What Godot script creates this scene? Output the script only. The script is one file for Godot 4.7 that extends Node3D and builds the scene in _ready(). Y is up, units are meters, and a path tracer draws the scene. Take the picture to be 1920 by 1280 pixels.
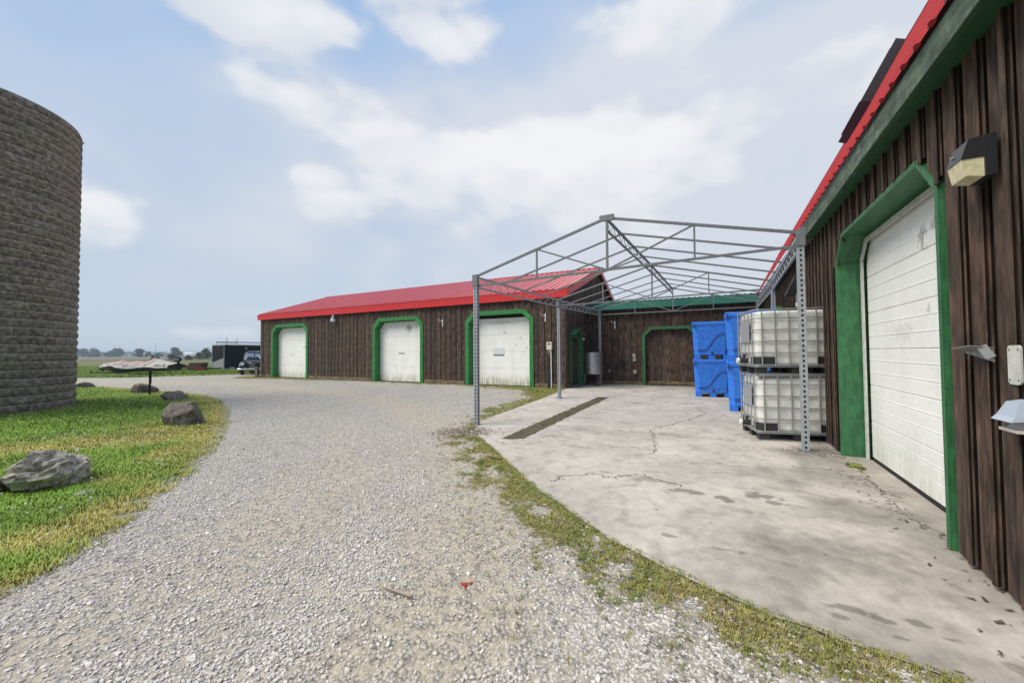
extends Node3D

const EXPO := 1.3
var rng := RandomNumberGenerator.new()
var M := {}
var names := {}
var cache := {}

# ---------------------------------------------------------------- mesh builder
class MB:
	var st := SurfaceTool.new()
	var col := Color(1, 1, 1)
	func _init():
		st.begin(Mesh.PRIMITIVE_TRIANGLES)
	func tri(a: Vector3, b: Vector3, c: Vector3, n: Vector3):
		if (c - a).cross(b - a).dot(n) < 0.0:
			var t := b
			b = c
			c = t
		for p in [a, b, c]:
			st.set_normal(n)
			st.set_color(col)
			st.set_uv(Vector2(p.x, p.y))
			st.add_vertex(p)
	func quad(a: Vector3, b: Vector3, c: Vector3, d: Vector3, out := Vector3.ZERO):
		var n := (c - a).cross(b - a)
		if n.length() < 1e-12:
			n = (d - a).cross(c - a)
		n = n.normalized()
		if out != Vector3.ZERO and n.dot(out) < 0.0:
			n = -n
		tri(a, b, c, n)
		tri(a, c, d, n)
	# eight corners: p[0..3] one face, p[4..7] the opposite face
	func hexa(p: Array):
		var m := Vector3.ZERO
		for v in p:
			m += v / 8.0
		for f in [[0, 1, 2, 3], [4, 5, 6, 7], [0, 1, 5, 4], [1, 2, 6, 5], [2, 3, 7, 6], [3, 0, 4, 7]]:
			var fc: Vector3 = (p[f[0]] + p[f[1]] + p[f[2]] + p[f[3]]) / 4.0
			quad(p[f[0]], p[f[1]], p[f[2]], p[f[3]], fc - m)
	func box(c: Vector3, s: Vector3, b := Basis()):
		var x := b.x * s.x * 0.5
		var y := b.y * s.y * 0.5
		var z := b.z * s.z * 0.5
		hexa([c - x - y - z, c + x - y - z, c + x + y - z, c - x + y - z, c - x - y + z, c + x - y + z, c + x + y + z, c - x + y + z])
	func bar(a: Vector3, b: Vector3, w: float, h: float, up := Vector3.UP):
		var z := (b - a).normalized()
		if absf(z.dot(up)) > 0.98:
			up = Vector3(1, 0, 0)
		var x := up.cross(z).normalized()
		box((a + b) * 0.5, Vector3(w, h, (b - a).length()), Basis(x, z.cross(x), z))
	# rings of points joined by a skin; normals smooth along the skin
	func loft(rings: Array, closed := true, cap := true, smooth := true):
		var nr := rings.size()
		var np: int = rings[0].size()
		var nor := []
		var cen := []
		for r in rings:
			var c := Vector3.ZERO
			for p in r:
				c += p / np
			cen.append(c)
			var a := []
			a.resize(np)
			a.fill(Vector3.ZERO)
			nor.append(a)
		var seg := np if closed else np - 1
		var fn := []
		for i in nr - 1:
			for j in seg:
				var k := (j + 1) % np
				var a: Vector3 = rings[i][j]
				var b: Vector3 = rings[i][k]
				var c: Vector3 = rings[i + 1][k]
				var d: Vector3 = rings[i + 1][j]
				var n := (c - a).cross(d - b)
				var o: Vector3 = (a + b + c + d) / 4.0 - (cen[i] + cen[i + 1]) / 2.0
				if n.dot(o) < 0.0:
					n = -n
				fn.append(n.normalized())
				nor[i][j] += n
				nor[i][k] += n
				nor[i + 1][j] += n
				nor[i + 1][k] += n
		var q := 0
		for i in nr - 1:
			for j in seg:
				var k := (j + 1) % np
				var P := [rings[i][j], rings[i][k], rings[i + 1][k], rings[i + 1][j]]
				var N := [nor[i][j], nor[i][k], nor[i + 1][k], nor[i + 1][j]]
				var U := [Vector2(float(j) / seg, float(i) / (nr - 1)), Vector2(float(j + 1) / seg, float(i) / (nr - 1)), Vector2(float(j + 1) / seg, float(i + 1) / (nr - 1)), Vector2(float(j) / seg, float(i + 1) / (nr - 1))]
				for t in [[0, 1, 2], [0, 2, 3]]:
					var o: Array = t
					if (P[t[2]] - P[t[0]]).cross(P[t[1]] - P[t[0]]).dot(fn[q]) < 0.0:
						o = [t[0], t[2], t[1]]
					for v in o:
						st.set_normal(N[v].normalized() if smooth else fn[q])
						st.set_color(col)
						st.set_uv(U[v])
						st.add_vertex(P[v])
				q += 1
		if cap and closed:
			for e in [0, nr - 1]:
				var o: Vector3 = cen[e] - cen[1 if e == 0 else nr - 2]
				for j in np:
					var n: Vector3 = (rings[e][(j + 1) % np] - cen[e]).cross(rings[e][j] - cen[e]).normalized()
					if n.dot(o) < 0.0:
						n = -n
					if n.length() > 0.5:
						tri(cen[e], rings[e][j], rings[e][(j + 1) % np], n)
	func tube(a: Vector3, b: Vector3, r: float, n := 8, r2 := -1.0, cap := true):
		path([a, b], r, n, r2, cap)
	func path(pts: Array, r: float, n := 8, r2 := -1.0, cap := true):
		var rings := []
		for i in pts.size():
			var d: Vector3 = (pts[mini(i + 1, pts.size() - 1)] - pts[maxi(i - 1, 0)]).normalized()
			var up := Vector3.UP if absf(d.y) < 0.9 else Vector3(1, 0, 0)
			var x := up.cross(d).normalized()
			var y := d.cross(x)
			var rr := r if r2 < 0.0 else lerpf(r, r2, float(i) / (pts.size() - 1))
			var ring := []
			for k in n:
				var t := TAU * k / n
				ring.append(pts[i] + (x * cos(t) + y * sin(t)) * rr)
			rings.append(ring)
		loft(rings, true, cap)
	func lathe(c: Vector3, prof: Array, n := 24, smooth := true):
		var rings := []
		for p in prof:
			var ring := []
			for k in n:
				var t := TAU * k / n
				ring.append(c + Vector3(cos(t) * p[0], p[1], sin(t) * p[0]))
			rings.append(ring)
		loft(rings, true, true, smooth)
	func done() -> ArrayMesh:
		return st.commit()

# ---------------------------------------------------------------- scene helpers
func numbered(called: String) -> String:
	var n: int = names.get(called, 0)
	names[called] = n + 1
	return called if n == 0 else "%s_%03d" % [called, n]

func tag(o: Node3D, label: String, category := "", group := "", kind := "") -> Node3D:
	o.set_meta("label", label)
	if category:
		o.set_meta("category", category)
	if group:
		o.set_meta("group", group)
	if kind:
		o.set_meta("kind", kind)
	return o

func thing(called: String, label: String, category: String, at := Vector3.ZERO, turn := 0.0, group := "") -> Node3D:
	var o := Node3D.new()
	o.name = numbered(called)
	add_child(o)
	o.position = at
	o.rotation.y = turn
	return tag(o, label, category, group)

func part(called: String, m: Mesh, mat: Material, parent: Node, t := Transform3D()) -> MeshInstance3D:
	var o := MeshInstance3D.new()
	o.name = called
	o.mesh = m
	o.material_override = mat
	parent.add_child(o, true)
	o.transform = t
	return o

func group_part(called: String, parent: Node, t := Transform3D()) -> Node3D:
	var o := Node3D.new()
	o.name = called
	parent.add_child(o, true)
	o.transform = t
	return o

func solo(called: String, m: Mesh, mat: Material, label: String, category := "", group := "", kind := "") -> MeshInstance3D:
	var o := MeshInstance3D.new()
	o.name = numbered(called)
	o.mesh = m
	o.material_override = mat
	add_child(o)
	tag(o, label, category, group, kind)
	return o

func dup(root: Node3D, label: String, at: Vector3, turn: float) -> Node3D:
	var r: Node3D = root.duplicate()
	r.name = numbered(String(root.name).get_slice("_0", 0))
	add_child(r)
	r.position = at
	r.rotation.y = turn
	r.set_meta("label", label)
	return r

func place(x: float, y := 0.0, z := 0.0) -> Transform3D:
	return Transform3D(Basis(), Vector3(x, y, z))

func box_mesh(s: Vector3) -> ArrayMesh:
	var b := MB.new()
	b.box(Vector3.ZERO, s)
	return b.done()

# a plank: x width, y height from 0, z thickness from 0, front edges eased
func plank(w: float, h: float, t: float, e := 0.006, under := 0.0) -> ArrayMesh:
	var key := "plank%d_%d_%d_%d" % [int(w * 1000), int(h * 1000), int(t * 1000), int(under * 1000)]
	if not cache.has(key):
		var b := MB.new()
		var r0 := []
		var r1 := []
		for p in [[-w / 2 + under, 0.0], [-w / 2, t - e - 0.003], [-w / 2 + e, t], [w / 2 - e, t], [w / 2, t - e - 0.003], [w / 2 - under, 0.0]]:
			r0.append(Vector3(p[0], 0, p[1]))
			r1.append(Vector3(p[0], h, p[1]))
		b.loft([r0, r1], true, true, false)
		cache[key] = b.done()
	return cache[key]

func lin(r: float, g: float, b: float) -> Color:
	return Color(r, g, b).linear_to_srgb()

func mat(called: String, c: Color, rough := 0.7, metal := 0.0, tex: Texture2D = null, scale := Vector3.ONE, bump: Texture2D = null, bump_cm := 0.0) -> StandardMaterial3D:
	var m := StandardMaterial3D.new()
	m.resource_name = called
	m.albedo_color = c
	m.roughness = rough
	m.metallic = metal
	if tex or bump:
		m.uv1_triplanar = true
		m.uv1_world_triplanar = true
		m.uv1_scale = scale
		m.uv1_triplanar_sharpness = 8.0
	if tex:
		m.albedo_texture = tex
	if bump:
		m.heightmap_enabled = true
		m.heightmap_texture = bump
		m.heightmap_scale = bump_cm
	M[called] = m
	return m

func tint(src: String, called: String, c: Color) -> StandardMaterial3D:
	var m: StandardMaterial3D = M[src].duplicate()
	m.albedo_color = c
	M[called] = m
	return m

func noise(seed_: int, freq: float, oct := 4, kind := FastNoiseLite.TYPE_SIMPLEX_SMOOTH) -> FastNoiseLite:
	var n := FastNoiseLite.new()
	n.seed = seed_
	n.frequency = freq
	n.noise_type = kind
	n.fractal_type = FastNoiseLite.FRACTAL_FBM if oct > 1 else FastNoiseLite.FRACTAL_NONE
	n.fractal_octaves = oct
	return n

func tile(n: FastNoiseLite, w: int, h: int, to_w := 0, to_h := 0) -> PackedByteArray:
	var im := n.get_seamless_image(w, h, false, false, 0.15, true)
	im.convert(Image.FORMAT_L8)
	if to_w:
		im.resize(to_w, to_h, Image.INTERPOLATE_CUBIC)
	return im.get_data()

func tex_rgb(w: int, h: int, data: PackedByteArray) -> ImageTexture:
	return ImageTexture.create_from_image(Image.create_from_data(w, h, false, Image.FORMAT_RGB8, data))

func tex_l(w: int, h: int, data: PackedByteArray) -> ImageTexture:
	return ImageTexture.create_from_image(Image.create_from_data(w, h, false, Image.FORMAT_L8, data))

func b8(v: float) -> int:
	return clampi(int(v * 255.0), 0, 255)

# ---------------------------------------------------------------- textures
func make_textures():
	# weathered stained boards: streaks run along v
	var w := 512
	var h := 512
	var a := tile(noise(3, 0.05, 4), w, 24, w, h)
	var f := tile(noise(5, 0.16, 3), w, 40, w, h)
	var c := tile(noise(9, 0.012, 3), w, h)
	var d := tile(noise(11, 0.03, 5), w, h)
	var e := tile(noise(14, 0.07, 2), w, 90, w, h)
	var out := PackedByteArray()
	out.resize(w * h * 3)
	var hm := PackedByteArray()
	hm.resize(w * h)
	for i in w * h:
		var s := a[i] / 255.0
		var g := f[i] / 255.0
		var big := c[i] / 255.0
		var v := 0.68 + 0.22 * (s - 0.5) + 0.13 * (g - 0.5) + 0.42 * (big - 0.5) + 0.16 * (d[i] / 255.0 - 0.5)
		var pale := smoothstep(0.66, 0.86, d[i] / 255.0 * 0.55 + s * 0.5)
		var scuff := smoothstep(0.78, 0.86, e[i] / 255.0 * 0.75 + d[i] / 255.0 * 0.25)
		var warm := smoothstep(0.45, 0.8, big)
		var r := v * (0.98 + 0.04 * warm)
		var gg := v * (0.94 - 0.03 * warm)
		var bb := v * (0.92 - 0.06 * warm)
		r = lerpf(r, 0.95, pale * 0.22 + scuff * 0.4)
		gg = lerpf(gg, 0.93, pale * 0.22 + scuff * 0.4)
		bb = lerpf(bb, 0.91, pale * 0.22 + scuff * 0.4)
		out[i * 3] = b8(r)
		out[i * 3 + 1] = b8(gg)
		out[i * 3 + 2] = b8(bb)
		hm[i] = b8(0.5 + 0.5 * (g - 0.5) + 0.5 * (s - 0.5))
	M.t_wood = tex_rgb(w, h, out)
	M.t_wood_h = tex_l(w, h, hm)
	# gravel: grey crushed stone, cells of one tone each
	w = 1024
	h = 1024
	var cn := noise(21, 0.075, 1, FastNoiseLite.TYPE_CELLULAR)
	cn.cellular_return_type = FastNoiseLite.RETURN_CELL_VALUE
	cn.cellular_jitter = 1.0
	var cv := tile(cn, w, h)
	cn.cellular_return_type = FastNoiseLite.RETURN_DISTANCE
	var cd := tile(cn, w, h)
	var fine := tile(noise(23, 0.2, 3), w, h)
	var blot := tile(noise(25, 0.012, 4), w, h)
	out = PackedByteArray()
	out.resize(w * h * 3)
	hm = PackedByteArray()
	hm.resize(w * h)
	for i in w * h:
		var stone := cv[i] / 255.0
		var gap := smoothstep(0.35, 0.75, cd[i] / 255.0)
		var bl := blot[i] / 255.0
		var dust := smoothstep(0.42, 0.62, bl)
		var v := 0.70 + 0.24 * (stone - 0.5) + 0.16 * (fine[i] / 255.0 - 0.5)
		v = lerpf(v, v * 0.70, gap * (1.0 - dust * 0.7))
		v = lerpf(v, 0.74 + 0.1 * (fine[i] / 255.0 - 0.5), dust * 0.5)
		out[i * 3] = b8(v * (1.0 + 0.012 * dust))
		out[i * 3 + 1] = b8(v * 0.985)
		out[i * 3 + 2] = b8(v * (0.965 - 0.04 * dust))
		hm[i] = b8((1.0 - cd[i] / 255.0) * (0.4 + 0.6 * stone) * (1.0 - 0.6 * dust) + 0.15 * fine[i] / 255.0)
	M.t_gravel = tex_rgb(w, h, out)
	M.t_gravel_h = tex_l(w, h, hm)
	# turf
	w = 512
	h = 512
	var t1 := tile(noise(31, 0.18, 3), w, h)
	var t2 := tile(noise(33, 0.02, 4), w, h)
	out = PackedByteArray()
	out.resize(w * h * 3)
	for i in w * h:
		var v := 0.5 + 0.7 * (t1[i] / 255.0 - 0.5) + 0.5 * (t2[i] / 255.0 - 0.5) + 0.2
		out[i * 3] = b8(v * 0.98)
		out[i * 3 + 1] = b8(v)
		out[i * 3 + 2] = b8(v * 0.9)
	M.t_turf = tex_rgb(w, h, out)
	M.t_turf_h = tex_l(w, h, t1)
	# grime for paint, metal and plastic: nearly white with soft blotches and speckles
	var g1 := tile(noise(41, 0.012, 5), w, h)
	var g2 := tile(noise(43, 0.09, 3), w, h)
	out = PackedByteArray()
	out.resize(w * h * 3)
	for i in w * h:
		var v := 0.93 + 0.16 * (g1[i] / 255.0 - 0.5) + 0.10 * (g2[i] / 255.0 - 0.5)
		var sp := smoothstep(0.80, 0.9, g2[i] / 255.0) * 0.12
		out[i * 3] = b8(v - sp)
		out[i * 3 + 1] = b8(v - sp * 1.1)
		out[i * 3 + 2] = b8(v - 0.01 - sp * 1.3)
	M.t_grime = tex_rgb(w, h, out)
	# old gloss paint: worn along the grain, chipped here and there
	var p1 := tile(noise(45, 0.05, 4), w, 40, w, h)
	var p2 := tile(noise(47, 0.045, 4), w, h)
	out = PackedByteArray()
	out.resize(w * h * 3)
	for i in w * h:
		var v := 0.86 + 0.30 * (p1[i] / 255.0 - 0.5) + 0.22 * (g1[i] / 255.0 - 0.5)
		var chip := smoothstep(0.70, 0.76, p2[i] / 255.0 * 0.7 + p1[i] / 255.0 * 0.3)
		out[i * 3] = b8(lerpf(v, 1.0, chip * 0.5))
		out[i * 3 + 1] = b8(lerpf(v, 0.62, chip))
		out[i * 3 + 2] = b8(lerpf(v, 1.0, chip * 0.5))
	M.t_paint = tex_rgb(w, h, out)
	# stone
	var s1 := tile(noise(51, 0.02, 5), w, h)
	var s2 := tile(noise(53, 0.11, 4), w, h)
	out = PackedByteArray()
	out.resize(w * h * 3)
	for i in w * h:
		var v := 0.68 + 0.5 * (s1[i] / 255.0 - 0.5) + 0.45 * (s2[i] / 255.0 - 0.5)
		var li := smoothstep(0.62, 0.8, s1[i] / 255.0 * 0.5 + s2[i] / 255.0 * 0.5) * 0.35
		out[i * 3] = b8(lerpf(v, 0.95, li))
		out[i * 3 + 1] = b8(lerpf(v * 0.985, 0.94, li))
		out[i * 3 + 2] = b8(lerpf(v * 0.95, 0.9, li))
	M.t_stone = tex_rgb(w, h, out)
	M.t_stone_h = tex_l(w, h, s2)

# a sectional door's own paint: chalky white, mildew along the foot, a few knocks
func door_texture(seed_: int, mildew: float, knocks: Array) -> ImageTexture:
	var s := 256
	var n := noise(seed_, 0.02, 4)
	var n2 := noise(seed_ + 1, 0.09, 3)
	var out := PackedByteArray()
	out.resize(s * s * 3)
	for y in s:
		for x in s:
			var up := 1.0 - float(y) / s
			var v := 0.955 + 0.035 * n.get_noise_2d(x, y * 0.4) + 0.02 * n2.get_noise_2d(x, y)
			var col := Color(v, v, v * 0.985)
			var drip := clampf(0.5 + 0.9 * n2.get_noise_2d(x * 1.7, y * 0.12) + 0.4 * n.get_noise_2d(x, y), 0.0, 1.0)
			var m := smoothstep(0.18, 0.02, up) * drip * mildew * 0.75
			col = col.lerp(Color(0.46, 0.47, 0.30), m)
			for k in knocks:
				var dx: float = (x / 256.0 - k[0]) / k[2]
				var dy: float = (up - k[1]) / k[3]
				var q := smoothstep(1.0, 0.4, sqrt(dx * dx + dy * dy) + 0.9 * n2.get_noise_2d(x * 2.0, y * 0.7))
				col = col.lerp(Color(0.55, 0.53, 0.5), q * k[4])
			var i := (y * s + x) * 3
			out[i] = b8(col.r)
			out[i + 1] = b8(col.g)
			out[i + 2] = b8(col.b)
	return tex_rgb(s, s, out)

func make_materials():
	make_textures()
	var ws := Vector3(1.1, 0.45, 1.1)
	for k in 4:
		var c: Color = [lin(0.18, 0.148, 0.123), lin(0.14, 0.117, 0.101), lin(0.22, 0.18, 0.149), lin(0.168, 0.135, 0.11)][k]
		mat("board%d" % k, c, 0.85, 0.0, M.t_wood, ws * (1.0 + 0.07 * k), M.t_wood_h, 0.35).metallic_specular = 0.28
	for k in 4:
		var c: Color = [lin(0.175, 0.14, 0.118), lin(0.145, 0.117, 0.101), lin(0.21, 0.17, 0.142), lin(0.17, 0.13, 0.107)][k]
		mat("plank%d" % k, c, 0.85, 0.0, M.t_wood, Vector3(0.9, 0.3, 0.9) * (1.0 + 0.11 * k), M.t_wood_h, 0.12).metallic_specular = 0.28
	mat("dark_wood", lin(0.03, 0.023, 0.02), 0.9)
	mat("sill_board", lin(0.33, 0.29, 0.18), 0.9, 0.0, M.t_wood, Vector3(0.45, 1.2, 0.45), M.t_wood_h, 0.4)
	mat("green", lin(0.024, 0.24, 0.045), 0.55, 0.0, M.t_paint, Vector3(0.8, 0.5, 0.8), M.t_wood_h, 0.1)
	mat("green_old", lin(0.036, 0.175, 0.062), 0.55, 0.0, M.t_paint, Vector3(1.3, 0.8, 1.3), M.t_wood_h, 0.15)
	mat("fascia_old", lin(0.15, 0.26, 0.185), 0.75, 0.0, M.t_wood, Vector3(1.0, 1.6, 0.35), M.t_wood_h, 0.25)
	mat("soffit", lin(0.02, 0.11, 0.04), 0.8, 0.0, M.t_grime, Vector3.ONE)
	mat("green_metal", lin(0.018, 0.17, 0.125), 0.5, 0.0, M.t_grime, Vector3.ONE)
	mat("red_metal", lin(0.76, 0.055, 0.05), 0.25, 0.0, M.t_grime, Vector3(0.5, 0.5, 0.5))
	M.red_metal.metallic_specular = 0.8
	M.red_metal.clearcoat_enabled = true
	M.red_metal.clearcoat = 0.55
	M.red_metal.clearcoat_roughness = 0.12
	mat("red_trim", lin(0.62, 0.016, 0.018), 0.45, 0.0, M.t_grime, Vector3.ONE)
	mat("white_trim", lin(0.6, 0.6, 0.58), 0.6, 0.0, M.t_grime, Vector3.ONE)
	mat("white_plain", lin(0.72, 0.72, 0.70), 0.5)
	mat("rubber", lin(0.015, 0.015, 0.016), 0.8)
	mat("black_plastic", lin(0.02, 0.021, 0.024), 0.55)
	mat("dark_frame", lin(0.022, 0.022, 0.026), 0.4)
	mat("galv", lin(0.36, 0.39, 0.43), 0.55, 0.2, M.t_grime, Vector3(2, 2, 2))
	mat("galv_dark", lin(0.18, 0.195, 0.21), 0.55, 0.2, M.t_grime, Vector3(2, 2, 2))
	mat("zinc", lin(0.30, 0.305, 0.305), 0.5, 0.3)
	mat("stainless", lin(0.55, 0.56, 0.57), 0.36, 0.85, M.t_grime, Vector3.ONE)
	mat("chrome", lin(0.7, 0.7, 0.7), 0.12, 1.0)
	mat("blue_plastic", lin(0.03, 0.205, 0.82), 0.5, 0.0, M.t_grime, Vector3.ONE)
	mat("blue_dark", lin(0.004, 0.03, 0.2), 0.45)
	var p := mat("poly", lin(0.84, 0.845, 0.825), 0.45, 0.0, M.t_grime, Vector3(0.8, 0.8, 0.8))
	p.subsurf_scatter_enabled = true
	p.subsurf_scatter_strength = 0.15
	mat("red_plastic", lin(0.6, 0.02, 0.02), 0.5)
	mat("lens", lin(0.72, 0.67, 0.44), 0.35, 0.0, M.t_grime, Vector3(3, 3, 3))
	mat("block0", lin(0.37, 0.345, 0.30), 0.95, 0.0, M.t_stone, Vector3(0.6, 0.6, 0.6), M.t_stone_h, 0.5)
	tint("block0", "block1", lin(0.31, 0.29, 0.25))
	tint("block0", "block2", lin(0.42, 0.40, 0.35))
	tint("block0", "block3", lin(0.35, 0.335, 0.265))
	mat("mortar", lin(0.6, 0.58, 0.5), 0.95, 0.0, M.t_stone, Vector3.ONE)
	mat("boulder0", lin(0.45, 0.41, 0.355), 0.95, 0.0, M.t_stone, Vector3(1.3, 1.3, 1.3), M.t_stone_h, 1.4)
	tint("boulder0", "boulder1", lin(0.36, 0.325, 0.28))
	tint("boulder0", "boulder2", lin(0.86, 0.83, 0.75))
	mat("raw_wood", lin(0.32, 0.24, 0.16), 0.85, 0.0, M.t_wood, Vector3(1, 1, 1))
	mat("grey_wood", lin(0.30, 0.27, 0.23), 0.85, 0.0, M.t_wood, Vector3(1, 1, 1))
	mat("black_paint", lin(0.012, 0.015, 0.020), 0.5).metallic_specular = 0.2
	mat("car_paint", lin(0.02, 0.02, 0.028), 0.25).metallic_specular = 0.35
	mat("trailer_grey", lin(0.32, 0.33, 0.33), 0.45, 0.5)
	mat("tarp", lin(0.46, 0.44, 0.42), 0.8, 0.0, M.t_grime, Vector3.ONE)
	mat("tarp_red", lin(0.42, 0.30, 0.28), 0.8, 0.0, M.t_grime, Vector3.ONE)
	mat("hull", lin(0.05, 0.052, 0.042), 0.5)
	var gl := StandardMaterial3D.new()
	gl.albedo_color = Color(0.55, 0.62, 0.68, 1.0)
	gl.metallic = 0.6
	gl.roughness = 0.08
	M.car_glass = gl
	var v := mat("grass_blade", Color(1, 1, 1), 0.75)
	v.vertex_color_use_as_albedo = true
	v.backlight_enabled = true
	v.backlight = Color(0.25, 0.25, 0.25)
	v = mat("pebble", Color(1, 1, 1), 0.92)
	v.vertex_color_use_as_albedo = true
	v = mat("gravel", Color(1, 1, 1), 0.95, 0.0, M.t_gravel, Vector3(0.62, 0.62, 0.62), M.t_gravel_h, 1.3)
	v.vertex_color_use_as_albedo = true
	v = mat("turf", Color(1, 1, 1), 0.95, 0.0, M.t_turf, Vector3(0.9, 0.9, 0.9), M.t_turf_h, 2.0)
	v.vertex_color_use_as_albedo = true
	mat("leaf", lin(0.055, 0.085, 0.03), 0.8)
	tint("leaf", "leaf2", lin(0.045, 0.075, 0.03))
	tint("leaf", "leaf3", lin(0.075, 0.12, 0.035))
	mat("bark", lin(0.08, 0.065, 0.05), 0.9)
	mat("soil", lin(0.13, 0.10, 0.07), 0.95, 0.0, M.t_turf, Vector3(2, 2, 2), M.t_turf_h, 2.0)

# ---------------------------------------------------------------- sky
func make_sky():
	var W := 2048
	var H := 1024
	var n := noise(71, 1.0, 6)
	var n2 := noise(73, 3.0, 5)
	var n3 := noise(75, 0.5, 3)
	# az, el, half width, rise above, fall below (degrees), strength, brightness
	var clouds := [
		[-22, 24.5, 25, 6.5, 10.0, 1.05, 1.0], [-37, 25.0, 12, 4.5, 8.0, 0.3, 1.0], [-10, 24.5, 12, 5.5, 10.0, 0.45, 0.95], [-72, 36.5, 13, 4.0, 3.2, 0.9, 0.8], [-58, 36.5, 8, 3.0, 2.8, 0.9, 0.95], [-62, 42, 20, 5, 5, 0.7, 0.7],
		[-37, 38, 7, 3.0, 3.0, 0.85, 0.8], [2, 38.5, 14, 5.0, 4.5, 0.95, 0.8], [-59, 29.4, 4, 2.0, 2.0, 0.6, 0.8], [-48, 31.8, 6, 2.0, 2.0, 0.42, 0.7], [-51, 18.8, 5, 2.4, 3.0, 0.85, 0.8],
		[-54, 21.5, 3, 2, 2, 0.75, 0.7], [-75, 13, 5, 4.5, 4.0, 0.95, 0.85], [-58, 5, 10, 1.4, 1.2, 0.7, 0.7], [-66, 2.2, 5, 1.5, 1.0, 0.95, 0.85], [-46, 45, 14, 4, 4, 0.8, 0.8], [15, 27, 12, 5, 6, 0.5, 0.7],
		[45, 30, 22, 6, 7, 0.9, 0.9], [100, 25, 25, 6, 8, 0.9, 0.9], [150, 35, 22, 6, 7, 0.9, 0.9], [-130, 30, 22, 6, 7, 0.9, 0.9], [-100, 22, 14, 5, 6, 0.9, 0.9], [-170, 22, 25, 6, 8, 0.9, 0.9],
		[60, 58, 24, 8, 8, 0.9, 0.9], [-60, 62, 24, 8, 8, 0.9, 0.9], [170, 60, 30, 8, 8, 0.9, 0.9], [-140, 55, 24, 8, 8, 0.9, 0.9]]
	var veils := [[-8, 20, 38, 17, 1.5], [-55, 12, 30, 8, 0.55], [-38, 32, 14, 6, 0.4], [20, 32, 22, 10, 0.6], [80, 20, 40, 12, 0.6], [170, 22, 50, 12, 0.6], [-120, 20, 30, 12, 0.6]]
	var im := Image.create(W, H, false, Image.FORMAT_RGBF)
	for y in H:
		var el := 90.0 - 180.0 * (y + 0.5) / H
		var er := deg_to_rad(el)
		if el < -4.0:
			for x in W:
				im.set_pixel(x, y, Color(0.24, 0.25, 0.24) / EXPO)
			continue
		var near := []
		for k in clouds:
			if el - k[1] < k[3] * 2.2 and k[1] - el < k[4] * 2.4:
				near.append(k)
		for x in W:
			var az := wrapf(360.0 * (x + 0.5) / W, -180.0, 180.0)
			var ar := deg_to_rad(az)
			var d := Vector3(sin(ar) * cos(er), sin(er), -cos(ar) * cos(er))
			var k := maxf(d.y, 0.0)
			var q := Vector3(d.x, d.y * 1.9, d.z) * 2.4
			var f1 := n.get_noise_3dv(q)
			var f2 := n2.get_noise_3dv(q)
			var f3 := n3.get_noise_3dv(q)
			var up := clampf(k / 0.75, 0.0, 1.0)
			var blue := Color(0.535, 0.65, 0.755).lerp(Color(0.295, 0.485, 0.80), pow(up, 0.6))
			blue = blue.lerp(Color(0.56, 0.665, 0.79), clampf(0.22 + 0.8 * f3, 0.0, 0.5))
			var veil := 0.0
			for c in veils:
				var da := wrapf(az - c[0], -180.0, 180.0) * cos(er)
				veil += c[4] * exp(-pow(da / c[2], 2.0) - pow((el - c[1]) / c[3], 2.0))
			veil = clampf(veil * (0.9 + 0.9 * f1), 0.0, 0.92)
			blue = blue.lerp(Color(0.69, 0.73, 0.81), veil)
			var dens := 0.0
			var lit := 0.0
			for c in near:
				var da := wrapf(az - c[0], -180.0, 180.0) * cos(er)
				var u: float = da / c[2]
				var v: float = (el - c[1]) / (c[3] if el > c[1] else c[4])
				var g: float = exp(-pow(absf(u), 3.0) - pow(absf(v), 3.0 if v > 0.0 else 1.6)) * c[5]
				dens += g
				lit = maxf(lit, g * c[6] * clampf(0.72 + 0.38 * v, 0.25, 1.0))
			var e := dens + f1 * 0.60 + f2 * 0.42
			var cl := smoothstep(0.42, 0.88, e)
			cl = maxf(cl * 0.92, smoothstep(0.25, 0.75, f1 + f3 * 0.5) * 0.30)
			var white := Color(0.68, 0.715, 0.79).lerp(Color(0.92, 0.92, 0.935), clampf(lit * 1.25 + f2 * 0.5 + f1 * 0.25, 0.0, 1.0))
			var haze := exp(-k * 10.0)
			var col := blue.lerp(white, cl * (1.0 - haze * 0.4))
			col = col.lerp(Color(0.64, 0.71, 0.77), haze * 0.6)
			im.set_pixel(x, y, Color(col.r, col.g, col.b) / EXPO)
	var pm := PanoramaSkyMaterial.new()
	pm.panorama = ImageTexture.create_from_image(im)
	return pm

# ---------------------------------------------------------------- ground
var LAWN := PackedVector2Array([Vector2(-3.4, 0.2), Vector2(-3.75, -0.5), Vector2(-4.1, -0.97), Vector2(-4.63, -1.48), Vector2(-5.31, -2.0), Vector2(-6.09, -2.68), Vector2(-7.59, -3.65), Vector2(-9.79, -4.91), Vector2(-11.64, -5.83), Vector2(-14.61, -7.07), Vector2(-17.22, -7.71), Vector2(-19.5, -7.85), Vector2(-22.5, -7.75), Vector2(-29.0, -7.4), Vector2(-40, -5.0), Vector2(-40, 8), Vector2(-2.6, 8)])
var DRIVE := PackedVector2Array([Vector2(-60, 3), Vector2(-46, -6.5), Vector2(-38.1, -9.9), Vector2(-34.9, -11.6), Vector2(-34.3, -13.7), Vector2(-33.2, -14.9), Vector2(-32.6, -17.6), Vector2(-31, -24), Vector2(-26, -24), Vector2(-26, -15.6), Vector2(-5, -15.6), Vector2(-4, -7), Vector2(1.5, -3), Vector2(1.6, 8), Vector2(-60, 8)])
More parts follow.
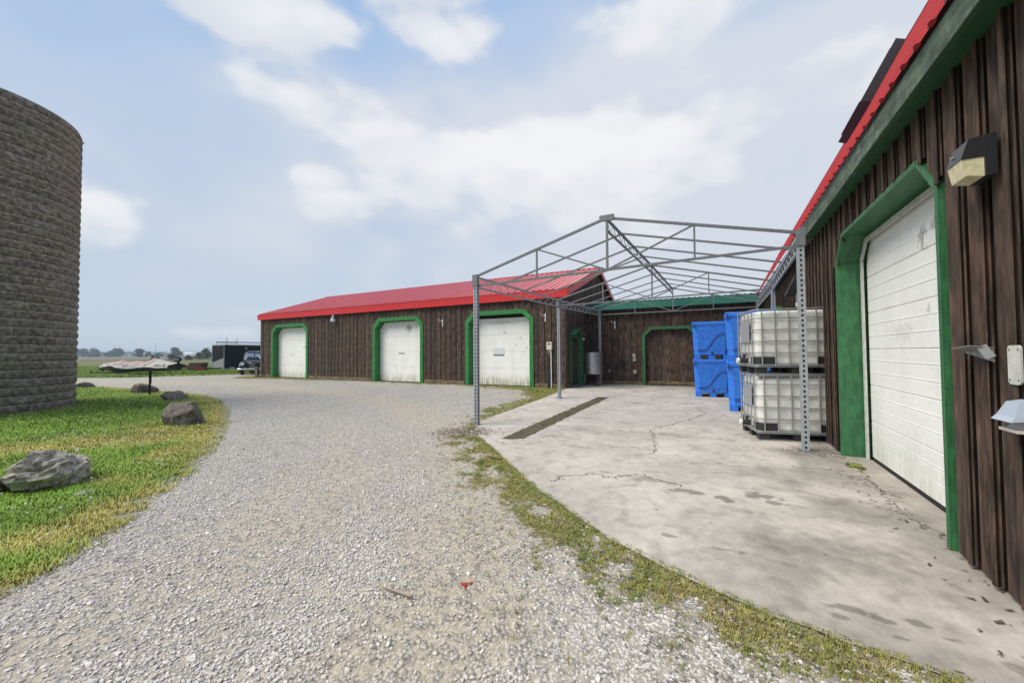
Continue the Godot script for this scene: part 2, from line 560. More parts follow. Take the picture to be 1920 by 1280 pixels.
var SLAB := PackedVector2Array([Vector2(-3.72, -5.86), Vector2(-2.9, -5.06), Vector2(-2.0, -4.16), Vector2(-0.85, -3.2), Vector2(-0.35, -2.92), Vector2(0.1, -2.72), Vector2(0.65, -2.6), Vector2(1.1, -2.5), Vector2(1.78, -2.36), Vector2(1.78, -18.4), Vector2(-5.66, -18.4), Vector2(-5.66, -15.2), Vector2(-5.42, -14.0), Vector2(-5.1, -11.3), Vector2(-4.85, -8.9), Vector2(-4.65, -7.1), Vector2(-4.25, -6.5)])
var VERGE := PackedVector2Array([Vector2(-4.9, -6.2), Vector2(-4.3, -5.3), Vector2(-3.45, -4.5), Vector2(-2.5, -3.4), Vector2(-1.9, -2.7), Vector2(-1.5, -2.2), Vector2(-1.1, -1.85), Vector2(-0.6, -1.6), Vector2(0.0, -1.35), Vector2(0.9, -1.1), Vector2(1.8, -1.0), Vector2(1.8, -2.4), Vector2(0.65, -2.64), Vector2(0.1, -2.76), Vector2(-0.85, -3.24), Vector2(-2.0, -4.2), Vector2(-2.9, -5.1), Vector2(-3.72, -5.9)])
var CORNER := PackedVector2Array([Vector2(-5.6, -15.4), Vector2(-11.5, -15.4), Vector2(-10.5, -14.5), Vector2(-7.6, -13.9), Vector2(-6.2, -11.8), Vector2(-5.9, -9.0), Vector2(-5.3, -7.2), Vector2(-4.5, -6.2), Vector2(-3.75, -5.9), Vector2(-4.25, -6.55), Vector2(-4.65, -7.15), Vector2(-4.85, -8.95), Vector2(-5.1, -11.3), Vector2(-5.42, -14.0)])
var FOOT := PackedVector2Array([Vector2(-11.4, -15.4), Vector2(-11.4, -14.9), Vector2(-14, -14.7), Vector2(-17, -14.95), Vector2(-21, -14.55), Vector2(-24, -14.4), Vector2(-27.2, -13.7), Vector2(-28.6, -14.6), Vector2(-28.4, -16.2), Vector2(-27, -15.4)])
var path_line := [Vector2(-0.75, 0.6), Vector2(-1.45, -1.9), Vector2(-2.6, -4.0), Vector2(-4.6, -6.2), Vector2(-8.5, -8.9), Vector2(-14, -10.6), Vector2(-24, -11.2), Vector2(-40, -7.5)]
var path_line2 := [Vector2(-2.7, 0.6), Vector2(-3.3, -1.9), Vector2(-4.6, -3.7), Vector2(-7, -5.6), Vector2(-10.5, -7.4), Vector2(-15, -8.8), Vector2(-24, -9.2), Vector2(-40, -5.7)]
var nz_a := noise(101, 0.35, 4)
var nz_b := noise(102, 1.3, 3)
var nz_c := noise(103, 0.12, 3)

func inside(p: Vector2, poly: PackedVector2Array) -> bool:
	return Geometry2D.is_point_in_polygon(p, poly)

func edge_dist(p: Vector2, poly: PackedVector2Array, open := false) -> float:
	var d := 1e9
	for i in poly.size() - (1 if open else 0):
		d = minf(d, p.distance_to(Geometry2D.get_closest_point_to_segment(p, poly[i], poly[(i + 1) % poly.size()])))
	return d

# how dusty (0..1) the worn wheel tracks are at p
func dust_at(p: Vector2) -> float:
	var d := edge_dist(p, PackedVector2Array(path_line), true)
	var d2 := edge_dist(p, PackedVector2Array(path_line2), true)
	var far := smoothstep(2.0, 14.0, p.length())
	var v := 1.25 * exp(-pow(d / (0.36 + 0.03 * p.length()), 2.0)) + 0.4 * exp(-pow(d2 / (0.35 + 0.03 * p.length()), 2.0))
	return clampf(v * (1.05 + 0.9 * nz_a.get_noise_2d(p.x, p.y)) + 0.5 * nz_b.get_noise_2d(p.x, p.y) + 0.6 * nz_c.get_noise_2d(p.x + 50, p.y) + 0.08 - 0.1 * far, 0.0, 1.0)

func gravel_color(p: Vector2) -> Color:
	var d := dust_at(p)
	var g := 0.74 + 0.08 * nz_a.get_noise_2d(p.x * 2.0, p.y * 2.0) + 0.05 * nz_b.get_noise_2d(p.x * 2.0, p.y * 2.0)
	var c := Color(g, g * 0.98, g * 0.94).lerp(Color(0.86, 0.80, 0.70), d * 0.8)
	return c

func dry_at(p: Vector2) -> float:
	var e := edge_dist(p, LAWN.slice(0, 15), true)
	var v := smoothstep(1.15, 0.05, e + 0.9 * nz_a.get_noise_2d(p.x * 1.7, p.y * 1.7)) * 0.8
	# a mown, sun-browned band in front of the tower
	var band := exp(-pow((p.x + 10.6 + 0.4 * p.y + 0.8 * nz_a.get_noise_2d(p.x, p.y * 3.0)) / 0.95, 2.0))
	v = maxf(v, band * 0.85)
	v += 0.55 * maxf(0.0, nz_c.get_noise_2d(p.x * 2.2, p.y * 2.2)) + 0.25 * nz_b.get_noise_2d(p.x, p.y)
	return clampf(v, 0.0, 1.0)

# 0 on bare gravel, 1 where the verge is fully grown over
func veg(p: Vector2) -> float:
	var w := 0.0
	if inside(p, VERGE):
		var e := edge_dist(p, SLAB.slice(0, 9), true)
		w = maxf(w, smoothstep(0.72, 0.05, e + 0.6 * nz_b.get_noise_2d(p.x * 1.5, p.y * 1.5) + 0.2 * nz_b.get_noise_2d(p.x * 5.0, p.y * 5.0)))
	elif inside(p, CORNER):
		w = smoothstep(0.05, 1.1, edge_dist(p, CORNER.slice(1, 9), true) + 0.6 * nz_b.get_noise_2d(p.x * 1.2, p.y * 1.2))
	elif inside(p, FOOT):
		w = smoothstep(0.0, 0.6, edge_dist(p, FOOT.slice(1, 8), true) + 0.4 * nz_b.get_noise_2d(p.x * 1.2, p.y * 1.2))
	return w

func grass_color(p: Vector2, dry: float) -> Color:
	var v := 1.0 + 0.35 * nz_a.get_noise_2d(p.x * 2.0 + 9.0, p.y * 2.0)
	var c := Color(0.155, 0.285, 0.02).lerp(Color(0.44, 0.37, 0.11), dry)
	return Color(c.r * v, c.g * v, c.b * v)

# a flat sheet cut from a grid; cells wholly outside the outline are dropped, vertices near it are pulled onto it
func sheet(poly: PackedVector2Array, step: float, y: float, colour: Callable, ragged := 0.0) -> ArrayMesh:
	var lo := Vector2(1e9, 1e9)
	var hi := -lo
	for p in poly:
		lo = lo.min(p)
		hi = hi.max(p)
	var nx := int((hi.x - lo.x) / step) + 2
	var nz := int((hi.y - lo.y) / step) + 2
	var vert := PackedVector3Array()
	var cols := PackedColorArray()
	var nor := PackedVector3Array()
	var uv := PackedVector2Array()
	var keep := PackedByteArray()
	for j in nz:
		for i in nx:
			var p := lo + Vector2(i, j) * step
			var inn := inside(p, poly)
			if not inn:
				var best := p
				var bd := step * 1.5
				for k in poly.size():
					var q := Geometry2D.get_closest_point_to_segment(p, poly[k], poly[(k + 1) % poly.size()])
					if p.distance_to(q) < bd:
						bd = p.distance_to(q)
						best = q
				if bd < step * 1.45:
					p = best
					inn = true
					if ragged > 0.0:
						p += Vector2(nz_b.get_noise_2d(p.x * 3.0, p.y * 3.0), nz_b.get_noise_2d(p.x * 3.0 + 40.0, p.y * 3.0)) * ragged
			vert.append(Vector3(p.x, y, p.y))
			nor.append(Vector3.UP)
			uv.append(p)
			cols.append(colour.call(p) if inn else Color.BLACK)
			keep.append(1 if inn else 0)
	var idx := PackedInt32Array()
	for j in nz - 1:
		for i in nx - 1:
			var a := j * nx + i
			var b := a + 1
			var c := a + nx + 1
			var d := a + nx
			for t in [[a, b, c], [a, c, d]]:
				if keep[t[0]] and keep[t[1]] and keep[t[2]]:
					var u := uv[t[1]] - uv[t[0]]
					var v := uv[t[2]] - uv[t[0]]
					if u.cross(v) > 1e-6:
						idx.append_array(t)
	var arr := []
	arr.resize(Mesh.ARRAY_MAX)
	arr[Mesh.ARRAY_VERTEX] = vert
	arr[Mesh.ARRAY_NORMAL] = nor
	arr[Mesh.ARRAY_TEX_UV] = uv
	arr[Mesh.ARRAY_COLOR] = cols
	arr[Mesh.ARRAY_INDEX] = idx
	var m := ArrayMesh.new()
	m.add_surface_from_arrays(Mesh.PRIMITIVE_TRIANGLES, arr)
	return m

func strip_mesh(pts: Array, y: float) -> ArrayMesh:
	var p := PackedVector2Array(pts)
	var st := SurfaceTool.new()
	st.begin(Mesh.PRIMITIVE_TRIANGLES)
	var t := Geometry2D.triangulate_polygon(p)
	for k in t.size() / 3:
		var a := p[t[k * 3]]
		var b := p[t[k * 3 + 1]]
		var c := p[t[k * 3 + 2]]
		if (b - a).cross(c - a) < 0.0:
			var s := b
			b = c
			c = s
		for v in [a, b, c]:
			st.set_normal(Vector3.UP)
			st.set_uv(v)
			st.add_vertex(Vector3(v.x, y, v.y))
	return st.commit()

func slab_texture() -> Array:
	var w := 1024
	var h := 2048
	var n1 := tile(noise(201, 0.006, 5), w, h)
	var n2 := tile(noise(203, 0.05, 4), w, h)
	var n3 := tile(noise(205, 0.25, 2), w, h)
	var n4 := tile(noise(207, 0.02, 4), w, h)
	var out := PackedByteArray()
	out.resize(w * h * 3)
	for i in w * h:
		var a := n1[i] / 255.0
		var b := n2[i] / 255.0
		var v := 0.705 + 0.13 * (a - 0.5) + 0.09 * (b - 0.5) + 0.07 * (n3[i] / 255.0 - 0.5)
		var x := i % w
		var z := i / w
		var wx := -6.0 + 7.8 * x / w
		var wz := -18.6 + 16.4 * z / h
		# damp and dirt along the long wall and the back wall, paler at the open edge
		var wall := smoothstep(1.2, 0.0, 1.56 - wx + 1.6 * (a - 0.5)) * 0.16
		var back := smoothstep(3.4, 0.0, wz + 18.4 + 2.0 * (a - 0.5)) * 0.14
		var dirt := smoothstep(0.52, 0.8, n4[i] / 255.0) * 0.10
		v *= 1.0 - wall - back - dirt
		var warm := 0.02 + 0.05 * (dirt + wall)
		out[i * 3] = b8(v * (1.0 + warm * 0.4))
		out[i * 3 + 1] = b8(v * (0.98 - warm * 0.1))
		out[i * 3 + 2] = b8(v * (0.96 - warm))
	var im := Image.create_from_data(w, h, false, Image.FORMAT_RGB8, out)
	var wob := noise(211, 0.05, 3)
	var px := func(p: Vector2) -> Vector2:
		return Vector2((p.x + 6.0) / 7.8 * w, (p.y + 18.6) / 16.4 * h)
	var blotch := func(c: Vector2, rx: float, rz: float, col: Color, k: float):
		var q: Vector2 = px.call(c)
		var ax := rx / 7.8 * w
		var az := rz / 16.4 * h
		for y in range(int(q.y - az * 1.6), int(q.y + az * 1.6)):
			for x in range(int(q.x - ax * 1.6), int(q.x + ax * 1.6)):
				if x < 0 or y < 0 or x >= w or y >= h:
					continue
				var d := Vector2((x - q.x) / ax, (y - q.y) / az).length() + 0.75 * wob.get_noise_2d(x, y)
				var m := smoothstep(1.0, 0.55, d) * k
				if m > 0.0:
					im.set_pixel(x, y, im.get_pixel(x, y).lerp(col, m))
	var crack := func(pts: Array, wid: float, k: float, side := 0.012):
		for i in pts.size() - 1:
			var n := int(pts[i].distance_to(pts[i + 1]) / 0.004)
			for s in n:
				var p: Vector2 = pts[i].lerp(pts[i + 1], float(s) / n)
				p += Vector2(wob.get_noise_2d(p.x * 160.0, p.y * 160.0), wob.get_noise_2d(p.x * 160.0 + 500.0, p.y * 160.0)) * side * 6.0
				var q: Vector2 = px.call(p)
				var r := wid * 0.36 * (0.3 + absf(wob.get_noise_2d(s * 0.6, i * 30.0)) * 1.8)
				for y in range(int(q.y - r), int(q.y + r) + 1):
					for x in range(int(q.x - r), int(q.x + r) + 1):
						if x >= 0 and y >= 0 and x < w and y < h:
							im.set_pixel(x, y, im.get_pixel(x, y).lerp(Color(0.2, 0.18, 0.145), k * 0.75))
	var oil := Color(0.24, 0.225, 0.205)
	for s in [[-0.85, -4.85, 0.34, 0.10, 0.65], [-0.35, -4.62, 0.20, 0.09, 0.75], [0.02, -4.55, 0.13, 0.09, 0.8], [0.33, -4.82, 0.2, 0.11, 0.8], [0.42, -4.66, 0.12, 0.07, 0.7], [-1.3, -4.9, 0.12, 0.05, 0.35], [0.1, -4.3, 0.3, 0.09, 0.4],
			[-0.4, -3.45, 0.09, 0.035, 0.6], [-0.02, -3.4, 0.12, 0.04, 0.5], [0.62, -2.95, 0.14, 0.05, 0.65], [0.75, -2.92, 0.07, 0.03, 0.7], [0.9, -2.98, 0.10, 0.04, 0.65], [1.0, -2.88, 0.05, 0.03, 0.6], [0.55, -2.85, 0.05, 0.03, 0.6], [0.80, -2.78, 0.04, 0.02, 0.6], [1.2, -2.75, 0.06, 0.06, 0.5],
			[-2.0, -7.4, 0.9, 0.35, 0.35], [-0.8, -7.6, 1.1, 0.22, 0.42], [-2.6, -6.6, 0.5, 0.16, 0.4], [-1.4, -6.3, 0.5, 0.12, 0.3], [-3.2, -6.0, 0.3, 0.06, 0.5], [-2.3, -8.6, 0.6, 0.1, 0.35], [-2.7, -9.6, 0.35, 0.12, 0.4], [-1.6, -12.5, 0.35, 0.2, 0.45], [-2.2, -11.9, 0.3, 0.2, 0.4], [-0.5, -11.5, 0.4, 0.2, 0.35],
			[0.9, -7.1, 0.6, 0.28, 0.55], [1.3, -7.4, 0.35, 0.4, 0.6], [-0.1, -5.9, 0.6, 0.10, 0.28], [-4.2, -6.4, 0.35, 0.25, 0.6], [-4.5, -12.8, 0.2, 0.1, 0.4], [0.6, -3.7, 0.8, 0.3, 0.25], [0.2, -3.3, 0.5, 0.14, 0.3], [0.9, -3.9, 0.4, 0.18, 0.3], [-0.2, -10.2, 0.5, 0.3, 0.25]]:
		blotch.call(Vector2(s[0], s[1]), s[2], s[3], oil, s[4] * (0.32 if s[2] > 0.25 else 0.55))
	for k in 230:
		var p := Vector2(rng.randf_range(-3.6, 1.5), rng.randf_range(-9.0, -2.5) if k < 170 else rng.randf_range(-18, -9))
		var r := rng.randf_range(0.005, 0.013)
		blotch.call(p, r * rng.randf_range(1.0, 2.2), r, Color(0.16, 0.14, 0.12) if rng.randf() < 0.75 else Color(0.85, 0.84, 0.8), rng.randf_range(0.4, 0.9))
	crack.call([Vector2(-1.75, -4.25), Vector2(-1.72, -4.5), Vector2(-1.35, -4.8), Vector2(-1.2, -4.7), Vector2(-0.9, -5.0), Vector2(-0.4, -4.75)], 1.5, 0.55)
	crack.call([Vector2(-0.95, -6.0), Vector2(-0.9, -6.3), Vector2(-1.05, -7.2), Vector2(-1.2, -7.9), Vector2(-0.6, -9.6), Vector2(-0.35, -10.6), Vector2(-0.55, -11.3)], 1.8, 0.6)
	crack.call([Vector2(-4.75, -9.35), Vector2(-4.2, -9.15), Vector2(-3.55, -9.2)], 1.6, 0.7)
	crack.call([Vector2(-4.0, -6.3), Vector2(-3.3, -5.75), Vector2(-2.7, -5.85)], 1.3, 0.5)
	crack.call([Vector2(-3.3, -13.0), Vector2(-2.9, -14.4), Vector2(-2.3, -15.2)], 1.6, 0.55)
	crack.call([Vector2(1.56, -5.35), Vector2(1.2, -6.2), Vector2(0.7, -6.2)], 1.2, 0.5)
	crack.call([Vector2(1.56, -4.3), Vector2(1.42, -4.9), Vector2(1.45, -5.6), Vector2(1.52, -6.8)], 1.3, 0.5)
	crack.call([Vector2(-5.2, -13.4), Vector2(-4.0, -13.7), Vector2(-1.6, -13.6), Vector2(1.5, -13.7)], 1.2, 0.4)
	return [ImageTexture.create_from_image(im), tex_l(w, h, n2)]

func multi(called: String, m: Mesh, material: Material, xf: Array, cols: Array, label: String, category: String):
	var mm := MultiMesh.new()
	mm.transform_format = MultiMesh.TRANSFORM_3D
	mm.use_colors = true
	mm.mesh = m
	mm.instance_count = xf.size()
	for i in xf.size():
		mm.set_instance_transform(i, xf[i])
		mm.set_instance_color(i, cols[i])
	var o := MultiMeshInstance3D.new()
	o.name = numbered(called)
	o.multimesh = mm
	o.material_override = material
	add_child(o)
	tag(o, label, category, "", "stuff")

func pebble_mesh(seed_: int) -> ArrayMesh:
	var r := RandomNumberGenerator.new()
	r.seed = seed_
	var pts := []
	for k in 9:
		var y := 1.0 - 2.0 * (k + 0.5) / 9.0
		var t := k * 2.399 + r.randf() * 0.5
		var q := sqrt(1.0 - y * y)
		pts.append(Vector3(cos(t) * q, y, sin(t) * q) * r.randf_range(0.75, 1.15))
	# hull by brute force
	var b := MB.new()
	for i in 9:
		for j in range(i + 1, 9):
			for k in range(j + 1, 9):
				var n: Vector3 = (pts[j] - pts[i]).cross(pts[k] - pts[i]).normalized()
				var pos := 0
				var neg := 0
				for l in 9:
					if l != i and l != j and l != k:
						if n.dot(pts[l] - pts[i]) > 0.0:
							pos += 1
						else:
							neg += 1
				if pos == 0 or neg == 0:
					b.tri(pts[i], pts[j], pts[k], n if pos == 0 else -n)
	return b.done()

func tuft_mesh(seed_: int, blades: int, spread: float, hgt: float, wid: float) -> ArrayMesh:
	var r := RandomNumberGenerator.new()
	r.seed = seed_
	var b := MB.new()
	for k in blades:
		var a := r.randf() * TAU
		var base := Vector3(r.randf_range(-1, 1), 0, r.randf_range(-1, 1)) * spread
		var dir := Vector3(cos(a), 0, sin(a))
		var side := Vector3(-sin(a), 0, cos(a)) * wid * r.randf_range(0.7, 1.3)
		var hh := hgt * r.randf_range(0.5, 1.15)
		var lean := hh * r.randf_range(0.15, 0.8)
		var mid := base + dir * lean * 0.35 + Vector3.UP * hh * 0.6
		var tip := base + dir * lean + Vector3.UP * hh
		var n := (dir * -0.5 + Vector3.UP).normalized()
		b.tri(base - side, base + side, mid + side * 0.7, n)
		b.tri(base - side, mid + side * 0.7, mid - side * 0.7, n)
		b.tri(mid - side * 0.7, mid + side * 0.7, tip, n)
	return b.done()

func make_ground():
	# far ground, one sheet to the horizon
	var st := MB.new()
	var far := mat("field_grass", lin(0.125, 0.19, 0.028), 0.95, 0.0, M.t_turf, Vector3(0.25, 0.25, 0.25), M.t_turf_h, 4.0)
	st.quad(Vector3(-2600, -0.03, -2200), Vector3(900, -0.03, -2200), Vector3(900, -0.03, 900), Vector3(-2600, -0.03, 900), Vector3.UP)
	solo("ground", st.done(), far, "bright green mown grass field reaching away behind the covered boat", "", "", "structure")
	# field strips beyond, running across the view
	var r := Vector2(0.884, -0.468)
	var f := Vector2(-0.468, -0.8835)
	var band := func(x0: float, x1: float, d0: float, d1: float) -> Array:
		return [r * x0 * d0 + f * d0, r * x1 * d0 + f * d0, r * x1 * d1 + f * d1, r * x0 * d1 + f * d1]
	mat("dry_field", lin(0.25, 0.235, 0.085), 0.95, 0.0, M.t_turf, Vector3(0.12, 0.12, 0.12))
	mat("bare_field", lin(0.30, 0.235, 0.185), 0.95, 0.0, M.t_turf, Vector3(0.05, 0.02, 0.05))
	mat("crop_field", lin(0.085, 0.13, 0.03), 0.95, 0.0, M.t_turf, Vector3(0.05, 0.05, 0.05))
	solo("field_strip", strip_mesh(band.call(-1.9, -0.2, 58.0, 112.0), -0.022), M.dry_field, "pale yellow-green unmown strip between the mown grass and the bare field", "", "", "structure")
	solo("field_strip", strip_mesh(band.call(-1.9, -0.2, 112.0, 128.0), -0.018), M.crop_field, "narrow dark green strip of tall growth edging the bare field", "", "", "structure")
	solo("field", strip_mesh(band.call(-2.0, -0.86, 128.0, 480.0), -0.014), M.bare_field, "bare pinkish-brown ploughed field left of the two lone trees", "", "", "structure")
	solo("field", strip_mesh(band.call(-0.86, -0.1, 128.0, 520.0), -0.010), M.crop_field, "dull green crop field right of the ploughed field, under the trees", "", "", "structure")
	# gravel drive
	solo("gravel_driveway", sheet(DRIVE, 0.22, 0.0, gravel_color), M.gravel, "pale grey gravel driveway with two worn dusty wheel tracks curving left", "", "", "structure")
	solo("lawn", sheet(LAWN, 0.16, 0.004, func(p: Vector2) -> Color:
		var d := dry_at(p)
		var e := edge_dist(p, LAWN.slice(0, 15), true)
		return grass_color(p, clampf(d + 0.15, 0, 1)).lerp(gravel_color(p) * 0.9, smoothstep(0.5, 0.0, e + 0.5 * nz_b.get_noise_2d(p.x * 2, p.y * 2)) * 0.8), 0.12), M.turf, "green lawn with browned patches around the tower, edged by the gravel", "", "", "structure")
	var verge_col := func(p: Vector2) -> Color:
		return gravel_color(p).lerp(Color(0.36, 0.30, 0.16), veg(p) * 0.8)
	solo("verge", sheet(VERGE, 0.07, 0.006, verge_col, 0.10), M.gravel, "weedy strip of moss, grass and loose stones along the slab's slanting edge", "", "", "structure")
	solo("verge", sheet(CORNER, 0.14, 0.006, verge_col, 0.12), M.gravel, "patchy grass strip between gravel and slab running to the barn corner", "", "", "structure")
	solo("verge", sheet(FOOT, 0.16, 0.006, verge_col, 0.12), M.gravel, "mossy strip along the foot of the red-roofed barn's front wall", "", "", "structure")
	# concrete slab
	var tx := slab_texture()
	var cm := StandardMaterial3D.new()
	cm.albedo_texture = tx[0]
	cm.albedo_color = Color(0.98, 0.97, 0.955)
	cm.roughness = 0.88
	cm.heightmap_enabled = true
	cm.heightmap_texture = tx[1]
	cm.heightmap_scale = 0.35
	var pts := PackedVector2Array()
	for i in SLAB.size():
		var a := SLAB[i]
		var b := SLAB[(i + 1) % SLAB.size()]
		var n := maxi(1, int(a.distance_to(b) / 0.12)) if i < 8 or i > 10 else 1
		for k in n:
			var q := a.lerp(b, float(k) / n)
			if n > 1:
				q += Vector2(nz_b.get_noise_2d(q.x * 4, q.y * 4), nz_b.get_noise_2d(q.x * 4 + 30, q.y * 4)) * 0.03
			pts.append(q)
	var s := MB.new()
	var tri := Geometry2D.triangulate_polygon(pts)
	for k in tri.size() / 3:
		var t := [pts[tri[k * 3]], pts[tri[k * 3 + 1]], pts[tri[k * 3 + 2]]]
		if (t[1] - t[0]).cross(t[2] - t[0]) < 0.0:
			t = [t[0], t[2], t[1]]
		for v in t:
			s.st.set_normal(Vector3.UP)
			s.st.set_uv(Vector2((v.x + 6.0) / 7.8, (v.y + 18.6) / 16.4))
			s.st.add_vertex(Vector3(v.x, 0.012, v.y))
	for i in pts.size():
		var a := pts[i]
		var b := pts[(i + 1) % pts.size()]
		var n := Vector3(b.y - a.y, 0, a.x - b.x).normalized()
		for v in [[a, 0.012], [b, 0.012], [b, -0.1], [a, 0.012], [b, -0.1], [a, -0.1]]:
			s.st.set_normal(n)
			s.st.set_uv(Vector2((v[0].x + 6.0) / 7.8, (v[0].y + 18.6) / 16.4))
			s.st.add_vertex(Vector3(v[0].x, v[1], v[0].y))
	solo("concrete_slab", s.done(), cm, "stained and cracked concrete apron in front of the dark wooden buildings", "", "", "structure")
	solo("soil_strip", sheet(PackedVector2Array([Vector2(-3.40, -5.95), Vector2(-3.05, -6.15), Vector2(-3.28, -13.0), Vector2(-3.62, -12.9)]), 0.08, 0.0165, func(p: Vector2) -> Color:
		return Color(0.30, 0.235, 0.155).lerp(Color(0.15, 0.14, 0.05), 0.8 * clampf(nz_b.get_noise_2d(p.x * 2, p.y * 1.2) * 1.5 + smoothstep(-10.5, -12.8, p.y), 0, 1)), 0.05), M.turf, "narrow strip of bare soil and moss cut through the slab", "", "", "structure")
	scatter()

func scatter():
	# loose stones on the drive, denser and smaller than the eye can count
	var xf := [[], [], []]
	var co := [[], [], []]
	var n := 0
	var tries := 0
	while n < 300000 and tries < 900000:
		tries += 1
		var rr := 1.1 + 24.0 * pow(rng.randf(), 1.75)
		var az := deg_to_rad(-27.9 + rng.randf_range(-72, 66))
		var p := Vector2(sin(az), -cos(az)) * rr
		if not inside(p, DRIVE) or inside(p, SLAB):
			continue
		var in_lawn := inside(p, LAWN)
		if in_lawn:
			var e := edge_dist(p, LAWN.slice(0, 15), true)
			if rng.randf() > exp(-e / 0.22) * 0.8 - 0.15 + nz_b.get_noise_2d(p.x * 2, p.y * 2) * 0.6:
				continue
		elif inside(p, CORNER) or inside(p, FOOT):
			if rng.randf() > 1.0 - 0.9 * veg(p):
				continue
		else:
			var v := inside(p, VERGE)
			var d := dust_at(p)
			var keep := 0.92 - d * 0.85
			keep *= 0.72 + 0.75 * nz_b.get_noise_2d(p.x * 1.2 + 70, p.y * 1.2)
			if v:
				keep *= 1.0 - 0.72 * veg(p)
			if rng.randf() > keep:
				continue
		var sz := 0.0038 + 0.0085 * pow(rng.randf(), 2.4)
		if rng.randf() < 0.03:
			sz *= 1.7
		sz *= 1.0 + 0.025 * rr
		var b := Basis.from_euler(Vector3(rng.randf_range(-0.5, 0.5), rng.randf() * TAU, rng.randf_range(-0.5, 0.5))).scaled(Vector3(sz * rng.randf_range(0.8, 1.35), sz * rng.randf_range(0.5, 0.85), sz))
		var k := rng.randi() % 3
		xf[k].append(Transform3D(b, Vector3(p.x, sz * rng.randf_range(0.05, 0.4), p.y)))
		var g := 0.46 + 0.14 * rng.randf() - (0.15 if rng.randf() < 0.13 else 0.0) + (0.09 if rng.randf() < 0.05 else 0.0)
		var warm := rng.randf_range(-0.02, 0.035)
		var dd := dust_at(p) * 0.6
		co[k].append(Color(g * (1.03 + warm), g * 0.99, g * (0.945 - warm)).lerp(Color(0.62, 0.57, 0.495), dd * 0.5))
		n += 1
	for k in 3:
		multi("loose_gravel", pebble_mesh(5 + k), M.pebble, xf[k], co[k], "loose grey crushed stone strewn over the gravel driveway", "gravel")
	# lawn blades
	var gx := [[], [], []]
	var gc := [[], [], []]
	n = 0
	tries = 0
	while n < 120000 and tries < 400000:
		tries += 1
		var rr := 2.6 + 34.0 * pow(rng.randf(), 1.5)
		var az := deg_to_rad(-27.9 + rng.randf_range(-75, 5))
		var p := Vector2(sin(az), -cos(az)) * rr
		if not inside(p, LAWN) or p.distance_to(Vector2(-18.06, -2.34)) < 2.25:
			continue
		var e := edge_dist(p, LAWN.slice(0, 15), true)
		if rng.randf() > smoothstep(-0.1, 0.5, e + 0.35 * nz_b.get_noise_2d(p.x * 2, p.y * 2)):
			continue
		var dry := clampf(dry_at(p) + rng.randf_range(-0.2, 0.2), 0, 1)
		var c := grass_color(p, dry) * rng.randf_range(0.75, 1.25)
		var sz := rng.randf_range(0.7, 1.25) * (1.0 + rr * 0.03) * (1.0 - 0.4 * dry)
		var k := rng.randi() % 3
		gx[k].append(Transform3D(Basis(Vector3.UP, rng.randf() * TAU).scaled(Vector3(sz * 1.2, sz * (0.8 + 0.3 * nz_a.get_noise_2d(p.x, p.y)), sz * 1.2)), Vector3(p.x, 0.008, p.y)))
		gc[k].append(c)
		n += 1
	for k in 3:
		multi("lawn_grass", tuft_mesh(61 + k, 9, 0.05, 0.05, 0.0035), M.grass_blade, gx[k], gc[k], "short grass and clover of the lawn, green with browned patches", "grass")
	# weeds and moss on the verges, the soil strip and the field edge
	gx = [[], []]
	gc = [[], []]
	for spec in [[VERGE, 8000, 0.5, 0.36], [CORNER, 11000, 0.6, 0.75], [FOOT, 9000, 0.65, 0.8], [PackedVector2Array([Vector2(-3.40, -5.95), Vector2(-3.05, -6.15), Vector2(-3.28, -13.0), Vector2(-3.62, -12.9)]), 140, 0.3, 0.3], [PackedVector2Array([Vector2(1.40, -6.45), Vector2(1.56, -6.4), Vector2(1.56, -6.72), Vector2(1.42, -6.66)]), 34, 0.9, 0.9]]:
		var poly: PackedVector2Array = spec[0]
		var lo := Vector2(1e9, 1e9)
		var hi := -lo
		for p in poly:
			lo = lo.min(p)
			hi = hi.max(p)
		var made := 0
		tries = 0
		while made < spec[1] and tries < spec[1] * 14:
			tries += 1
			var p := Vector2(rng.randf_range(lo.x, hi.x), rng.randf_range(lo.y, hi.y))
			if not inside(p, poly):
				continue
			if rng.randf() > (clampf(veg(p) * 1.2 - 0.15, 0.015, 1.0) if spec[1] > 1000 else spec[3]):
				continue
			var dry := clampf(0.45 + 0.7 * nz_a.get_noise_2d(p.x * 4, p.y * 4) + rng.randf_range(-0.3, 0.3), 0, 1)
			var c := Color(0.15, 0.225, 0.03).lerp(Color(0.40, 0.33, 0.11), dry) * rng.randf_range(0.7, 1.2)
			var sz: float = spec[2] * rng.randf_range(0.5, 1.3)
			var k := rng.randi() % 2
			var y := 0.014 if spec[1] < 1000 else 0.004
			gx[k].append(Transform3D(Basis(Vector3.UP, rng.randf() * TAU).scaled(Vector3(sz, sz * 0.75, sz)), Vector3(p.x, y, p.y)))
			gc[k].append(c)
			made += 1
	for k in 2:
		multi("weeds", tuft_mesh(71 + k, 12, 0.035, 0.05, 0.004), M.grass_blade, gx[k], gc[k], "olive weeds and tufts growing along the gravel and slab edges", "weeds")
	# longer grass round the boat, the pallets and the trailer
	gx = []
	gc = []
